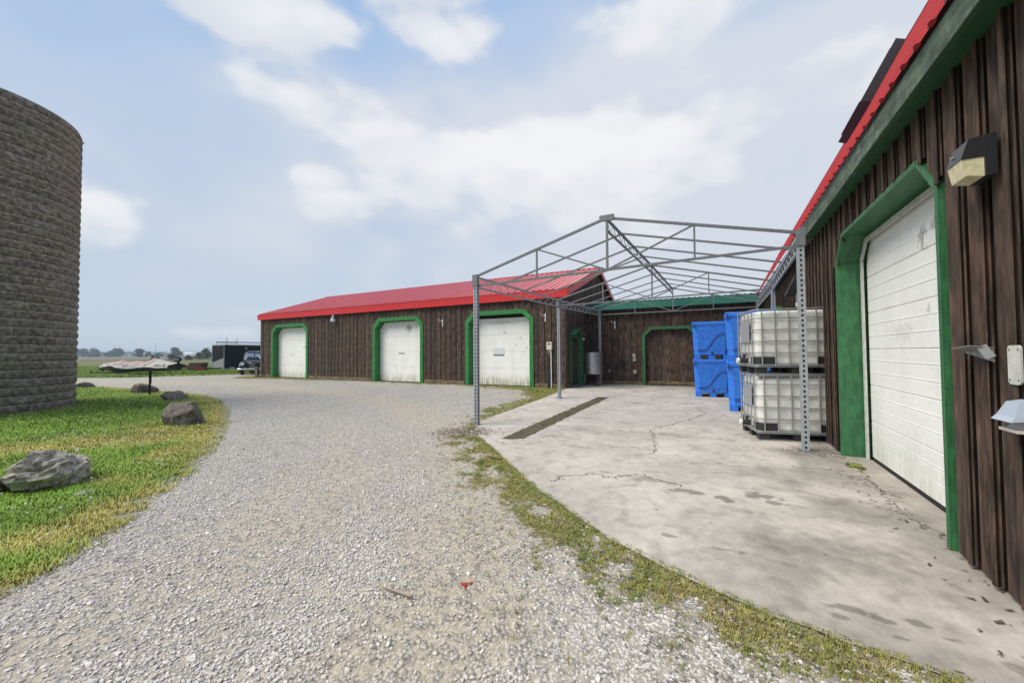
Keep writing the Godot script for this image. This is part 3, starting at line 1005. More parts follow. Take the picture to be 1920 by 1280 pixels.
	for k in 26000:
		var d := rng.randf_range(28.0, 55.0)
		var x := rng.randf_range(-1.35, -0.64) * d
		var p := Vector2(0.884, -0.468) * x + Vector2(-0.468, -0.8835) * d
		if inside(p, DRIVE) or inside(p, LAWN):
			continue
		var e := edge_dist(p, DRIVE)
		var dry := clampf(smoothstep(1.0, 0.0, e) * 0.6 + 0.5 * nz_c.get_noise_2d(p.x, p.y), 0, 1)
		var c := Color(0.13, 0.23, 0.018).lerp(Color(0.36, 0.30, 0.07), dry) * rng.randf_range(0.75, 1.2)
		var tall := 1.6 + (3.2 if x > -28.5 * d / 32.5 else 0.3) * exp(-pow((d - 32.0) / 2.0, 2.0)) + 1.5 * nz_c.get_noise_2d(p.x * 3, p.y * 3)
		gx.append(Transform3D(Basis(Vector3.UP, rng.randf() * TAU).scaled(Vector3(3.0, maxf(0.8, tall), 3.0)), Vector3(p.x, -0.03, p.y)))
		gc.append(c)
	for k in 7000:
		var lx := rng.randf_range(-2.2, 3.6)
		var lz := rng.randf_range(0.75, 2.3)
		var p := Vector2(-42.2, -14.4) + Vector2(0.884, -0.468) * lx + Vector2(0.468, 0.884) * lz
		if inside(p, DRIVE):
			continue
		var c := Color(0.12, 0.21, 0.02).lerp(Color(0.30, 0.27, 0.07), rng.randf() * 0.5) * rng.randf_range(0.75, 1.2)
		var tall := (1.5 + 2.6 * smoothstep(-0.5, 2.0, lx)) * rng.randf_range(0.6, 1.2)
		gx.append(Transform3D(Basis(Vector3.UP, rng.randf() * TAU).scaled(Vector3(2.0, tall, 2.0)), Vector3(p.x, -0.03, p.y)))
		gc.append(c)
	multi("field_grass", tuft_mesh(81, 14, 0.06, 0.06, 0.004), M.grass_blade, gx, gc, "longer grass growing around the covered boat and the black trailer", "grass")
	# clover heads
	var fx := []
	var fc := []
	var b := MB.new()
	b.lathe(Vector3.ZERO, [[0.002, 0.0], [0.010, 0.004], [0.012, 0.011], [0.008, 0.018], [0.001, 0.020]], 7)
	n = 0
	while n < 2600:
		var rr := 3.0 + 22.0 * pow(rng.randf(), 1.2)
		var az := deg_to_rad(-27.9 + rng.randf_range(-75, 5))
		var p := Vector2(sin(az), -cos(az)) * rr
		if not inside(p, LAWN) or p.distance_to(Vector2(-18.06, -2.34)) < 2.3:
			continue
		var e := edge_dist(p, LAWN.slice(0, 15), true)
		n += 1
		if e < 0.35 or rng.randf() > clampf(0.25 + 1.6 * nz_a.get_noise_2d(p.x * 1.2 + 20, p.y * 1.2), 0.02, 1.0):
			continue
		var s := rng.randf_range(0.7, 1.15)
		fx.append(Transform3D(Basis().scaled(Vector3(s, s, s)), Vector3(p.x, rng.randf_range(0.045, 0.075), p.y)))
		fc.append(Color(0.78, 0.76, 0.70) * rng.randf_range(0.85, 1.05))
	multi("clover_flowers", b.done(), M.pebble, fx, fc, "small white clover heads dotted over the lawn", "flowers")
	# leaf and bark litter by the slab corner and along the walls
	var lx := []
	var lc := []
	var lb := MB.new()
	lb.quad(Vector3(-0.02, 0, -0.008), Vector3(0.02, 0.004, -0.008), Vector3(0.02, 0.0, 0.008), Vector3(-0.02, 0.006, 0.008), Vector3.UP)
	for k in 1500:
		var p: Vector2
		if k < 700:
			p = Vector2(-4.35, -6.2) + Vector2(rng.randfn(0, 0.28), rng.randfn(0, 0.3))
		elif k < 1000:
			p = Vector2(-3.3 + rng.randfn(0, 0.12), rng.randf_range(-13, -6))
		elif k < 1250:
			p = Vector2(1.5 - absf(rng.randfn(0, 0.15)), rng.randf_range(-18, -2.5))
		else:
			p = Vector2(rng.randf_range(-5.5, 1.5), -18.3 + absf(rng.randfn(0, 0.4)))
		var s := rng.randf_range(0.4, 1.2)
		lx.append(Transform3D(Basis.from_euler(Vector3(rng.randf_range(-0.3, 0.3), rng.randf() * TAU, rng.randf_range(-0.3, 0.3))).scaled(Vector3(s, s, s)), Vector3(p.x, 0.02, p.y)))
		lc.append(Color(0.16, 0.115, 0.075) * rng.randf_range(0.5, 1.5))
	multi("leaf_litter", lb.done(), M.pebble, lx, lc, "brown leaf and bark litter lying on the slab and at its corner", "litter")
	# paint flakes under the white tanks
	lx = []
	lc = []
	for k in 90:
		var p := Vector2(0.75 + rng.randfn(0, 0.45), -7.25 + rng.randfn(0, 0.14))
		if p.x > 1.5:
			continue
		var s := rng.randf_range(0.25, 0.8)
		lx.append(Transform3D(Basis(Vector3.UP, rng.randf() * TAU).scaled(Vector3(s, s, s)), Vector3(p.x, 0.018, p.y)))
		lc.append(Color(0.75, 0.74, 0.7))
	multi("paint_flakes", lb.done(), M.pebble, lx, lc, "white paint flakes on the slab before the caged tanks", "litter")

# ---------------------------------------------------------------- building parts
# wall frame: x along the wall, y up, z outwards
func wall_at(o: Vector3, u: Vector3) -> Transform3D:
	return Transform3D(Basis(u, Vector3.UP, u.cross(Vector3.UP)), o)

func octo(x0: float, x1: float, y0: float, y1: float, c: float) -> Array:
	return [Vector2(x0, y0), Vector2(x0, y1 - c), Vector2(x0 + c, y1), Vector2(x1 - c, y1), Vector2(x1, y1 - c), Vector2(x1, y0)]

# chamfered door surround as one part with five pieces
func door_frame(parent: Node3D, t: Transform3D, x0: float, x1: float, y0: float, y1: float, c: float, trim: float, front: float, back: float, m: Material, wood: Material):
	var g := group_part("door_frame", parent, t)
	var o := octo(x0, x1, y0, y1, c)
	var i := octo(x0 + trim, x1 - trim, y0, y1 - trim, c - trim * 0.4)
	var kinds := ["jamb", "brace", "header", "brace", "jamb"]
	for k in 5:
		var b := MB.new()
		var p := []
		for z in [back, front - 0.004 * (k % 2)]:
			for q in [o[k], o[k + 1], i[k + 1], i[k]]:
				p.append(Vector3(q.x, q.y, z))
		b.hexa(p)
		part(kinds[k], b.done(), m, g)
	for sx in [[x0, x0 + c], [x1, x1 - c]]:
		var b := MB.new()
		var p := []
		for z in [0.0, 0.03]:
			p.append_array([Vector3(sx[0], y1 - c, z), Vector3(sx[0], y1 + 0.02, z), Vector3(sx[1], y1 + 0.02, z), Vector3(sx[1], y1, z)])
		b.hexa(p)
		part("corner_board", b.done(), wood, parent, t)

# sectional overhead door clipped to the chamfered opening
func sectional_door(parent: Node3D, t: Transform3D, x0: float, x1: float, y0: float, y1: float, c: float, rows: int, ribs: int, m: Material, z: float):
	var g := group_part("garage_door", parent, t)
	var hs := (y1 - y0) / rows
	var W := x1 - x0
	for r in rows:
		var b := MB.new()
		var prof := [[0.0, -0.03], [0.0, -0.008], [0.006, 0.0]]
		for k in range(1, ribs):
			var yy := hs * k / ribs
			prof.append_array([[yy - 0.014, 0.0], [yy - 0.009, -0.0035], [yy - 0.004, -0.0035], [yy, 0.002], [yy + 0.016, 0.002], [yy + 0.02, 0.0]])
		prof.append_array([[hs - 0.010, 0.0], [hs - 0.004, -0.008], [hs - 0.004, -0.03]])
		for k in prof.size() - 1:
			var ya: float = y0 + r * hs + prof[k][0]
			var yb: float = y0 + r * hs + prof[k + 1][0]
			var ca := maxf(0.0, ya - (y1 - c))
			var cb := maxf(0.0, yb - (y1 - c))
			var P := [Vector3(x0 + ca, ya, z + prof[k][1]), Vector3(x1 - ca, ya, z + prof[k][1]), Vector3(x1 - cb, yb, z + prof[k + 1][1]), Vector3(x0 + cb, yb, z + prof[k + 1][1])]
			var n: Vector3 = (P[2] - P[0]).cross(P[1] - P[0]).normalized()
			if n.z < 0.0 or (absf(n.z) < 0.01 and k < 2 and n.y > 0.0):
				n = -n
			for v in ([0, 1, 2, 0, 2, 3] if (P[2] - P[0]).cross(P[1] - P[0]).dot(n) > 0.0 else [0, 2, 1, 0, 3, 2]):
				b.st.set_normal(n)
				b.st.set_uv(Vector2((P[v].x - x0) / W, 1.0 - (P[v].y - y0) / (y1 - y0)))
				b.st.add_vertex(P[v])
		part("door_panel", b.done(), m, g)
	var bb := MB.new()
	bb.box(Vector3((x0 + x1) / 2, y0 - 0.02, z - 0.015), Vector3(W, 0.045, 0.03))
	part("bottom_seal", bb.done(), M.rubber, g)

func door_mat(called: String, seed_: int, mildew: float, knocks: Array) -> StandardMaterial3D:
	var m := mat(called, lin(0.88, 0.885, 0.89), 0.42)
	m.albedo_texture = door_texture(seed_, mildew, knocks)
	return m

# boards along a wall; cut(x) gives [bottom, top] of the board at x, or [] for none
func boards(parent: Node3D, t: Transform3D, x0: float, x1: float, pitch: float, gap: float, thick: float, kinds: Array, cut: Callable, stagger := 0.012, under := 0.0, called := "board"):
	var x := x0 + pitch / 2
	var k := 0
	while x < x1:
		for yy in cut.call(x):
			var w := pitch - gap
			var o := part(called, plank(w, 1.0, thick, 0.005, under), M[kinds[rng.randi() % kinds.size()]], parent)
			var zz := rng.randf() * stagger
			var bs := Basis.from_euler(Vector3(0, 0, rng.randf_range(-0.0012, 0.0012))) * Basis().scaled(Vector3(rng.randf_range(0.97, 1.02), yy[1] - yy[0], 1.0))
			o.transform = t * Transform3D(bs, Vector3(x, yy[0], zz))
		x += pitch
		k += 1

# ribbed metal sheet: x across, z down the slope from 0, y out of the roof
func roof_sheet(w: float, l: float, ribs: int, rh := 0.034) -> ArrayMesh:
	var b := MB.new()
	var x := -w / 2
	var step := w / ribs
	for k in ribs:
		var P := [[x, 0.0], [x + step - 0.085, 0.0], [x + step - 0.06, rh], [x + step - 0.025, rh], [x + step, 0.0]]
		for j in 4:
			b.quad(Vector3(P[j][0], P[j][1], 0), Vector3(P[j + 1][0], P[j + 1][1], 0), Vector3(P[j + 1][0], P[j + 1][1], l), Vector3(P[j][0], P[j][1], l), Vector3.UP)
		b.quad(Vector3(x + step - 0.085, -0.012, l), Vector3(x + step, -0.012, l), Vector3(x + step - 0.025, rh, l), Vector3(x + step - 0.06, rh, l), Vector3(0, 0, 1))
		x += step
	b.quad(Vector3(-w / 2, -0.003, 0), Vector3(w / 2, -0.003, 0), Vector3(w / 2, -0.003, l), Vector3(-w / 2, -0.003, l), Vector3.DOWN)
	return b.done()

func make_barn():
	var Z := -15.4
	var root := thing("barn", "long brown board barn with red metal roof and three white garage doors", "barn", Vector3(-16.3, 0, Z))
	var inv := Transform3D(Basis(), -root.position)
	var front := inv * wall_at(Vector3(-27.0, 0, Z), Vector3(1, 0, 0))
	var X0 := 27.0 - 5.67
	# dark core behind the boards, with three door bays left open
	var b := MB.new()
	var doors := [[1.2, 4.9], [10.35, 13.85], [16.4, 19.92]]
	var x := 0.0
	for d in doors + [[X0, X0]]:
		b.box(Vector3((x + d[0]) / 2, 1.85, -0.1), Vector3(d[0] - x, 4.1, 0.2))
		x = d[1]
	for d in doors:
		b.box(Vector3((d[0] + d[1]) / 2, 3.6, -0.1), Vector3(d[1] - d[0], 0.6, 0.2))
		b.box(Vector3((d[0] + d[1]) / 2, 1.6, -0.6), Vector3(d[1] - d[0] + 0.4, 3.9, 0.1))
	b.box(Vector3(0.1, 1.85, -4.6), Vector3(0.2, 4.1, 8.8))
	b.box(Vector3(X0 / 2, 1.85, -9.0), Vector3(X0, 4.1, 0.2))
	# gable wall, a prism so that it closes under the roof
	for gx in [0.06, X0 - 0.14]:
		var p := []
		for dx in [0.0, 0.12]:
			p.append_array([Vector3(gx + dx, -0.2, -0.2), Vector3(gx + dx, 3.88, -0.2), Vector3(gx + dx, 5.68, -4.9), Vector3(gx + dx, -0.2, -4.9)])
		b.hexa(p)
		p = []
		for dx in [0.0, 0.12]:
			p.append_array([Vector3(gx + dx, -0.2, -4.9), Vector3(gx + dx, 5.68, -4.9), Vector3(gx + dx, 3.78, -9.1), Vector3(gx + dx, -0.2, -9.1)])
		b.hexa(p)
	part("wall", b.done(), M.dark_wood, root, front)
	var kinds := ["board0", "board1", "board2", "board3", "board0"]
	boards(root, front, 0.0, X0, 0.305, 0.030, 0.034, kinds, func(bx: float) -> Array:
		for d in doors:
			if bx > d[0] - 0.02 and bx < d[1] + 0.02:
				var e := minf(bx - d[0], d[1] - bx)
				return [[3.36 - maxf(0.0, 0.36 - e), 3.86]]
		return [[0.2, 3.86]], 0.016, 0.022)
	# weathered foot boards
	for seg in [[0.0, 1.15], [4.95, 10.3], [13.9, 16.35], [19.97, X0 + 0.03]]:
		var o := part("foot_board", plank(seg[1] - seg[0], 0.36, 0.045), M.sill_board, root)
		o.transform = front * Transform3D(Basis(), Vector3((seg[0] + seg[1]) / 2, -0.16, 0.012))
	var tex := [door_mat("door_a", 301, 0.7, [[0.8, 0.6, 0.05, 0.02, 0.5], [0.45, 0.45, 0.04, 0.02, 0.4]]), door_mat("door_b", 311, 0.6, [[0.66, 0.88, 0.08, 0.07, 0.75], [0.83, 0.9, 0.02, 0.025, 0.6]]), door_mat("door_c", 321, 1.0, [[0.5, 0.93, 0.3, 0.03, 0.3], [0.55, 0.78, 0.03, 0.015, 0.7], [0.8, 0.7, 0.02, 0.012, 0.7], [0.75, 0.6, 0.03, 0.012, 0.5], [0.9, 0.55, 0.015, 0.02, 0.7]])]
	for k in 3:
		var d: Array = doors[k]
		door_frame(root, front, d[0], d[1], -0.12, 3.40, 0.42, 0.19, 0.075, -0.32, M.green, M.board0)
		var top := 3.18 if k < 2 else 3.08
		sectional_door(root, front, d[0] + 0.2, d[1] - 0.2, 0.03, top, 0.36 if k < 2 else 0.24, 4, 4, tex[k], -0.30)
	# small window pane in the right-hand door, hand slot in the middle one
	var pm := mat("frosted", lin(0.62, 0.66, 0.68), 0.25)
	part("door_window", box_mesh(Vector3(0.56, 0.34, 0.012)), pm, root, front * place(18.0, 1.55, -0.292))
	var strip := mat("window_dirt", lin(0.10, 0.22, 0.25), 0.6, 0.0, M.t_grime, Vector3(4, 4, 4))
	part("window_bead", box_mesh(Vector3(0.56, 0.05, 0.016)), strip, root, front * place(18.0, 1.40, -0.288))
	part("hand_slot", box_mesh(Vector3(0.42, 0.035, 0.02)), M.rubber, root, front * place(12.1, 1.50, -0.296))
	# roof: front slope from the eave to the ridge, back slope behind
	var e := Vector3(0, 4.10, -15.2)
	var rd := Vector3(0, 5.87, -20.3)
	var be := Vector3(0, 3.9, -24.7)
	var up := (rd - e).normalized()
	var L := (rd - e).length()
	var bs := Basis(Vector3(1, 0, 0), up.cross(Vector3(1, 0, 0)) * -1.0, -up)
	bs.y = bs.z.cross(bs.x)
	var sh := roof_sheet(0.9, L + 0.02, 3, 0.045)
	for k in 24:
		part("roof_panel", sh, M.red_metal, root, inv * Transform3D(bs, rd + Vector3(-27.1 + 0.45 + 0.9 * k, 0.012 - 0.003 * (k % 2), 0)))
	var up2 := (rd - be).normalized()
	var bs2 := Basis(Vector3(-1, 0, 0), Vector3.UP, -up2)
	bs2.y = bs2.z.cross(bs2.x)
	part("rear_roof", roof_sheet(21.6, (rd - be).length(), 96), M.red_metal, root, inv * Transform3D(bs2, rd + Vector3(-16.3, 0, 0)))
	b = MB.new()
	b.bar(rd + Vector3(-27.12, 0.03, 0), rd + Vector3(-5.48, 0.03, 0), 0.16, 0.03)
	part("ridge_cap", b.done(), M.red_trim, root, inv)
	b = MB.new()
	b.box(Vector3(-16.3, 3.93, -15.215), Vector3(21.66, 0.34, 0.03))
	part("fascia", b.done(), M.red_trim, root, inv)
	b = MB.new()
	b.box(Vector3(-16.3, 3.775, -15.31), Vector3(21.6, 0.02, 0.2))
	part("soffit", b.done(), M.dark_wood, root, inv)
	for gx in [-27.12, -5.48]:
		b = MB.new()
		b.bar(e + Vector3(gx, -0.16, -0.01), rd + Vector3(gx, -0.16, 0), 0.03, 0.26, Vector3(0, 1, 0))
		part("barge_board", b.done(), M.red_trim, root, inv)
		b = MB.new()
		b.bar(rd + Vector3(gx, -0.16, 0), be + Vector3(gx, -0.16, 0), 0.03, 0.26, Vector3(0, 1, 0))
		part("barge_board", b.done(), M.red_trim, root, inv)
	# end wall towards the yard, with its side door
	var side := inv * wall_at(Vector3(-5.67, 0, Z), Vector3(0, 0, -1))
	boards(root, side, 0.0, 9.0, 0.2, 0.022, 0.03, kinds, func(bx: float) -> Array:
		var top := 3.86 + minf(bx, 4.9) * 0.347 if bx < 4.9 else 5.62 - (bx - 4.9) * 0.44
		if bx > 0.42 and bx < 1.5:
			return [[2.3, top]]
		return [[0.16 if bx < 0.42 else 0.03, top]], 0.016, 0.02)
	var o2 := part("foot_board", plank(0.36, 0.30, 0.045), M.sill_board, root)
	o2.transform = side * place(0.2, -0.14, 0.012)
	part("corner_board", box_mesh(Vector3(0.10, 3.8, 0.10)), M.board1, root, inv * place(-5.66, 1.97, Z + 0.015))
	part("corner_board", box_mesh(Vector3(0.06, 3.8, 0.06)), M.galv_dark, root, inv * place(-27.0, 1.9, Z + 0.02))
	# side doorway: deep green reveal under a little gabled hood
	var dg := group_part("side_door", root, side)
	b = MB.new()
	b.box(Vector3(0.44, 1.05, 0.05), Vector3(0.07, 2.1, 0.16))
	part("jamb", b.done(), M.green_old, dg)
	b = MB.new()
	b.box(Vector3(1.48, 1.05, 0.10), Vector3(0.07, 2.1, 0.36))
	part("jamb", b.done(), M.green_old, dg)
	b = MB.new()
	b.hexa([Vector3(0.36, 2.1, 0.03), Vector3(1.58, 2.1, 0.03), Vector3(1.58, 2.25, 0.03), Vector3(0.36, 2.25, 0.03), Vector3(0.36, 2.1, 0.15), Vector3(1.58, 2.1, 0.15), Vector3(1.58, 2.25, 0.15), Vector3(0.36, 2.25, 0.15)])
	for s in [[0.36, 0.97], [1.58, 0.97]]:
		b.tri(Vector3(0.36, 2.25, 0.15), Vector3(1.58, 2.25, 0.15), Vector3(0.97, 2.5, 0.15), Vector3(0, 0, 1))
	part("pediment", b.done(), M.green_old, dg)
	for s in [-1, 1]:
		b = MB.new()
		b.bar(Vector3(0.97 + s * 0.68, 2.23, 0.16), Vector3(0.97 + s * 0.0, 2.52, 0.16), 0.42, 0.025)
		part("hood_board", b.done(), M.green_old if s < 0 else M.fascia_old, dg)
	part("door_leaf", box_mesh(Vector3(0.97, 2.05, 0.03)), M.plank1, dg, place(0.96, 1.03, 0.012))
	part("threshold", box_mesh(Vector3(1.0, 0.05, 0.3)), M.galv_dark, dg, place(0.97, 0.045, 0.18))

func make_link():
	# the low building closing the yard
	var Z := -18.4
	var root := thing("storage_building", "low brown board building with green metal roof edge at the back of the yard", "building", Vector3(-2.05, 0, Z))
	var inv := Transform3D(Basis(), -root.position)
	var W := 7.2
	var wall := inv * wall_at(Vector3(-5.65, 0, Z), Vector3(1, 0, 0))
	var b := MB.new()
	b.box(Vector3(1.3, 1.75, -0.1), Vector3(2.6, 3.9, 0.2))
	b.box(Vector3(5.95, 1.75, -0.1), Vector3(2.5, 3.9, 0.2))
	b.box(Vector3(3.65, 3.1, -0.1), Vector3(2.1, 1.2, 0.2))
	b.box(Vector3(3.65, 1.3, -0.22), Vector3(2.2, 2.8, 0.1))
	b.box(Vector3(W / 2, 1.75, -6.0), Vector3(W, 3.9, 0.2))
	part("wall", b.done(), M.dark_wood, root, wall)
	var kinds := ["plank0", "plank1", "plank2", "plank3"]
	boards(root, wall, 0.0, W, 0.29, 0.014, 0.024, kinds, func(bx: float) -> Array:
		if bx > 2.6 and bx < 4.75:
			return [[2.5 - maxf(0.0, 0.3 - minf(bx - 2.55, 4.8 - bx)), 3.5]]
		return [[0.14, 3.5]], 0.012, 0.012)
	for seg in [[0.0, 2.55], [4.8, W]]:
		var o := part("foot_board", plank(seg[1] - seg[0], 0.16, 0.04), M.sill_board, root)
		o.transform = wall * place((seg[0] + seg[1]) / 2, 0.0, 0.014)
	door_frame(root, wall, 2.53, 4.82, 0.0, 2.60, 0.34, 0.13, 0.07, -0.02, M.green_old, M.plank1)
	var dg := group_part("barn_door", root, wall)
	for k in 6:
		var o := part("door_board", plank(0.335, 2.46, 0.024), M[kinds[k % 4]], dg)
		o.position = Vector3(2.84 + 0.34 * k, 0.05, -0.165 + 0.006 * (k % 2))
	part("door_rail", box_mesh(Vector3(2.05, 0.16, 0.03)), M.sill_board, dg, place(3.67, 0.12, -0.125))
	# shallow green roof
	var e := Vector3(0, 3.72, -17.98)
	var rd := Vector3(0, 4.15, -22.0)
	var up := (rd - e).normalized()
	var bs := Basis(Vector3(1, 0, 0), Vector3.UP, -up)
	bs.y = bs.z.cross(bs.x)
	for k in 8:
		part("roof_panel", roof_sheet(0.9, (rd - e).length(), 4, 0.025), M.green_metal, root, inv * Transform3D(bs, rd + Vector3(-5.62 + 0.45 + 0.9 * k, 0.02 - 0.003 * (k % 2), 0)))
	part("fascia", box_mesh(Vector3(W, 0.30, 0.03)), M.green_metal, root, inv * place(-2.03, 3.56, -17.99))
	part("soffit", box_mesh(Vector3(W, 0.02, 0.4)), M.dark_wood, root, inv * place(-2.03, 3.44, -18.2))

func make_shed():
	# the long dark building on the right, gambrel roofed
	var X := 1.55
	var root := thing("workshop_building", "dark brown board building with steep red roof and green eave at right", "building", Vector3(X, 0, -8.4))
	var inv := Transform3D(Basis(), -root.position)
	var z0 := -20.4
	var z1 := 2.4
	var wall := inv * wall_at(Vector3(X, 0, z0), Vector3(0, 0, 1))
	var W := z1 - z0
	var dl := -7.19 - z0
	var dr := -4.14 - z0
	M.red_matte = M.red_metal.duplicate()
	M.red_matte.roughness = 0.5
	M.red_matte.clearcoat_enabled = false
	M.red_matte.metallic_specular = 0.25
	M.red_matte.albedo_color = lin(0.36, 0.018, 0.022)
	var b := MB.new()
	b.box(Vector3(dl / 2, 1.6, -0.16), Vector3(dl, 3.6, 0.2))
	b.box(Vector3((dr + W) / 2, 1.6, -0.16), Vector3(W - dr, 3.6, 0.2))
	b.box(Vector3((dl + dr) / 2, 3.25, -0.14), Vector3(dr - dl, 0.35, 0.2))
	b.box(Vector3((dl + dr) / 2, 1.6, -0.6), Vector3(dr - dl + 1.6, 3.6, 0.1))
	b.box(Vector3(W / 2, 2.7, -7.8), Vector3(W, 5.8, 0.2))
	for gx in [0.1, W - 0.1]:
		var p := []
		for dx in [-0.1, 0.1]:
			p.append_array([Vector3(gx + dx, -0.2, -0.05), Vector3(gx + dx, 3.55, -0.05), Vector3(gx + dx, 3.55, -8.0), Vector3(gx + dx, -0.2, -8.0)])
		b.hexa(p)
		p = []
		for dx in [-0.1, 0.1]:
			p.append_array([Vector3(gx + dx, 3.5, -0.1), Vector3(gx + dx, 5.4, -0.9), Vector3(gx + dx, 5.4, -7.1), Vector3(gx + dx, 3.5, -8.0)])
		b.hexa(p)
	part("wall", b.done(), M.dark_wood, root, wall)
	var kinds := ["plank0", "plank1", "plank2", "plank3", "plank0"]
	boards(root, wall, 0.0, W, 0.272, 0.046, 0.055, kinds, func(bx: float) -> Array:
		if bx > dl - 0.05 and bx < dr + 0.05:
			return [[3.06 - maxf(0.0, 0.33 - minf(bx - dl, dr - bx)), 3.50]]
		return [[0.04, 3.50]], 0.014, 0.045)
	for k in 84:
		var bx := 0.272 * (k + 0.5) + 0.088
		var over := bx > dl - 0.08 and bx < dr + 0.06
		var y := 3.09 - maxf(0.0, 0.33 - minf(bx - dl, dr - bx)) if over else 0.04
		var o := part("batten", plank(0.048, 1.0, 0.022, 0.005, 0.014), M[kinds[rng.randi() % 5]], root)
		o.transform = wall * Transform3D(Basis().scaled(Vector3(1, 3.50 - y, 1)), Vector3(bx, y, 0.066))
	door_frame(root, wall, dl, dr, 0.0, 3.09, 0.34, 0.05, 0.075, -0.25, M.green_old, M.plank0)
	# pale angle guides inside the frame
	var tr := group_part("door_track", root, wall)
	b = MB.new()
	b.box(Vector3(dl + 0.13, 1.36, -0.19), Vector3(0.075, 2.7, 0.02))
	part("guide", b.done(), M.white_trim, tr)
	b = MB.new()
	b.bar(Vector3(dl + 0.13, 2.72, -0.185), Vector3(dl + 0.36, 2.96, -0.185), 0.02, 0.075)
	part("guide", b.done(), M.white_trim, tr)
	b = MB.new()
	b.box(Vector3((dl + dr) / 2, 2.965, -0.19), Vector3(dr - dl - 0.6, 0.06, 0.02))
	part("guide", b.done(), M.white_trim, tr)
	sectional_door(root, wall, dl + 0.14, dr - 0.10, 0.05, 2.98, 0.22, 6, 3, door_mat("door_r", 331, 0.25, [[0.60, 0.88, 0.035, 0.05, 0.55], [0.70, 0.895, 0.03, 0.035, 0.45], [0.63, 0.63, 0.02, 0.02, 0.35], [0.4, 0.56, 0.12, 0.05, 0.16]]), -0.24)
	# eave: fascia board in lengths, soffit
	var y0 := 3.63
	var cuts := [-8.35, -6.75, -3.3, -0.2, 2.6]
	for k in 4:
		b = MB.new()
		b.box(Vector3(1.315, y0 - 0.105, (cuts[k] + cuts[k + 1]) / 2), Vector3(0.035, 0.20, cuts[k + 1] - cuts[k] - 0.006))
		part("fascia", b.done(), M.fascia_old, root, inv)
	b = MB.new()
	b.box(Vector3(1.315, y0 - 0.08, -14.4), Vector3(0.03, 0.13, 12.0))
	part("fascia", b.done(), M.galv_dark, root, inv)
	b = MB.new()
	b.box(Vector3(1.435, 3.465, -2.9), Vector3(0.27, 0.02, 11.0), Basis(Vector3(0, 0, 1), 0.26))
	part("soffit", b.done(), M.soffit, root, inv)
	b = MB.new()
	b.box(Vector3(1.435, 3.47, -14.5), Vector3(0.27, 0.02, 12.0), Basis(Vector3(0, 0, 1), 0.26))
	part("soffit", b.done(), M.grey_wood, root, inv)
	# steep lower roof slope in ribbed sheets, screws in rows
	var a := deg_to_rad(63.0)
	var up := Vector3(cos(a), sin(a), 0)
	var e := Vector3(1.27, y0, 0)
	var L := 2.22
	var bs := Basis(Vector3(0, 0, 1), Vector3.UP, -up)
	bs.y = bs.z.cross(bs.x)
	for k in 25:
		var z := z0 + 0.45 + 0.914 * k
		var o := part("roof_panel", roof_sheet(0.914, L, 4, 0.022), M.red_matte, root, inv * Transform3D(bs, e + up * L + Vector3(0, 0.012 + 0.004 * (k % 2), z)))
		if k > 8:
			var s := MB.new()
			for r in [0.05, 0.65, 1.25, 1.9]:
				for c in 4:
					s.box(Vector3(-0.457 + 0.2285 * c + 0.08, 0.004, L - r), Vector3(0.014, 0.012, 0.014))
			part("screws", s.done(), M.galv_dark, o).set_meta("kind", "stuff")
	var t := e + up * L
	b = MB.new()
	b.quad(t + Vector3(-0.03, 0.02, z0), t + Vector3(-0.03, 0.02, z1), t + Vector3(3.2, 1.5, z1), t + Vector3(3.2, 1.5, z0), Vector3.UP)
	b.quad(t + Vector3(6.5, 0.02, z0), t + Vector3(6.5, 0.02, z1), t + Vector3(3.2, 1.5, z1), t + Vector3(3.2, 1.5, z0), Vector3.UP)
	part("upper_roof", b.done(), M.red_metal, root, inv)
	# raised dark roof window near the top of the steep slope
	var g := group_part("roof_window", root, inv)
	var nrm := bs.y
	b = MB.new()
	var c0 := e + up * 1.80
	b.box(c0 + nrm * 0.07 + Vector3(0, 0, -7.6), Vector3(1.24, 0.14, 0.82), bs)
	part("frame", b.done(), M.dark_frame, g)
	b = MB.new()
	b.box(c0 + nrm * 0.142 + Vector3(0, 0, -7.6), Vector3(1.08, 0.006, 0.66), bs)
	part("pane", b.done(), M.black_plastic, g)
	b = MB.new()
	b.box(c0 + nrm * 0.147 - up * 0.405 + Vector3(0, 0, -7.5), Vector3(0.9, 0.02, 0.03), bs)
	part("cap", b.done(), M.dark_frame, g)

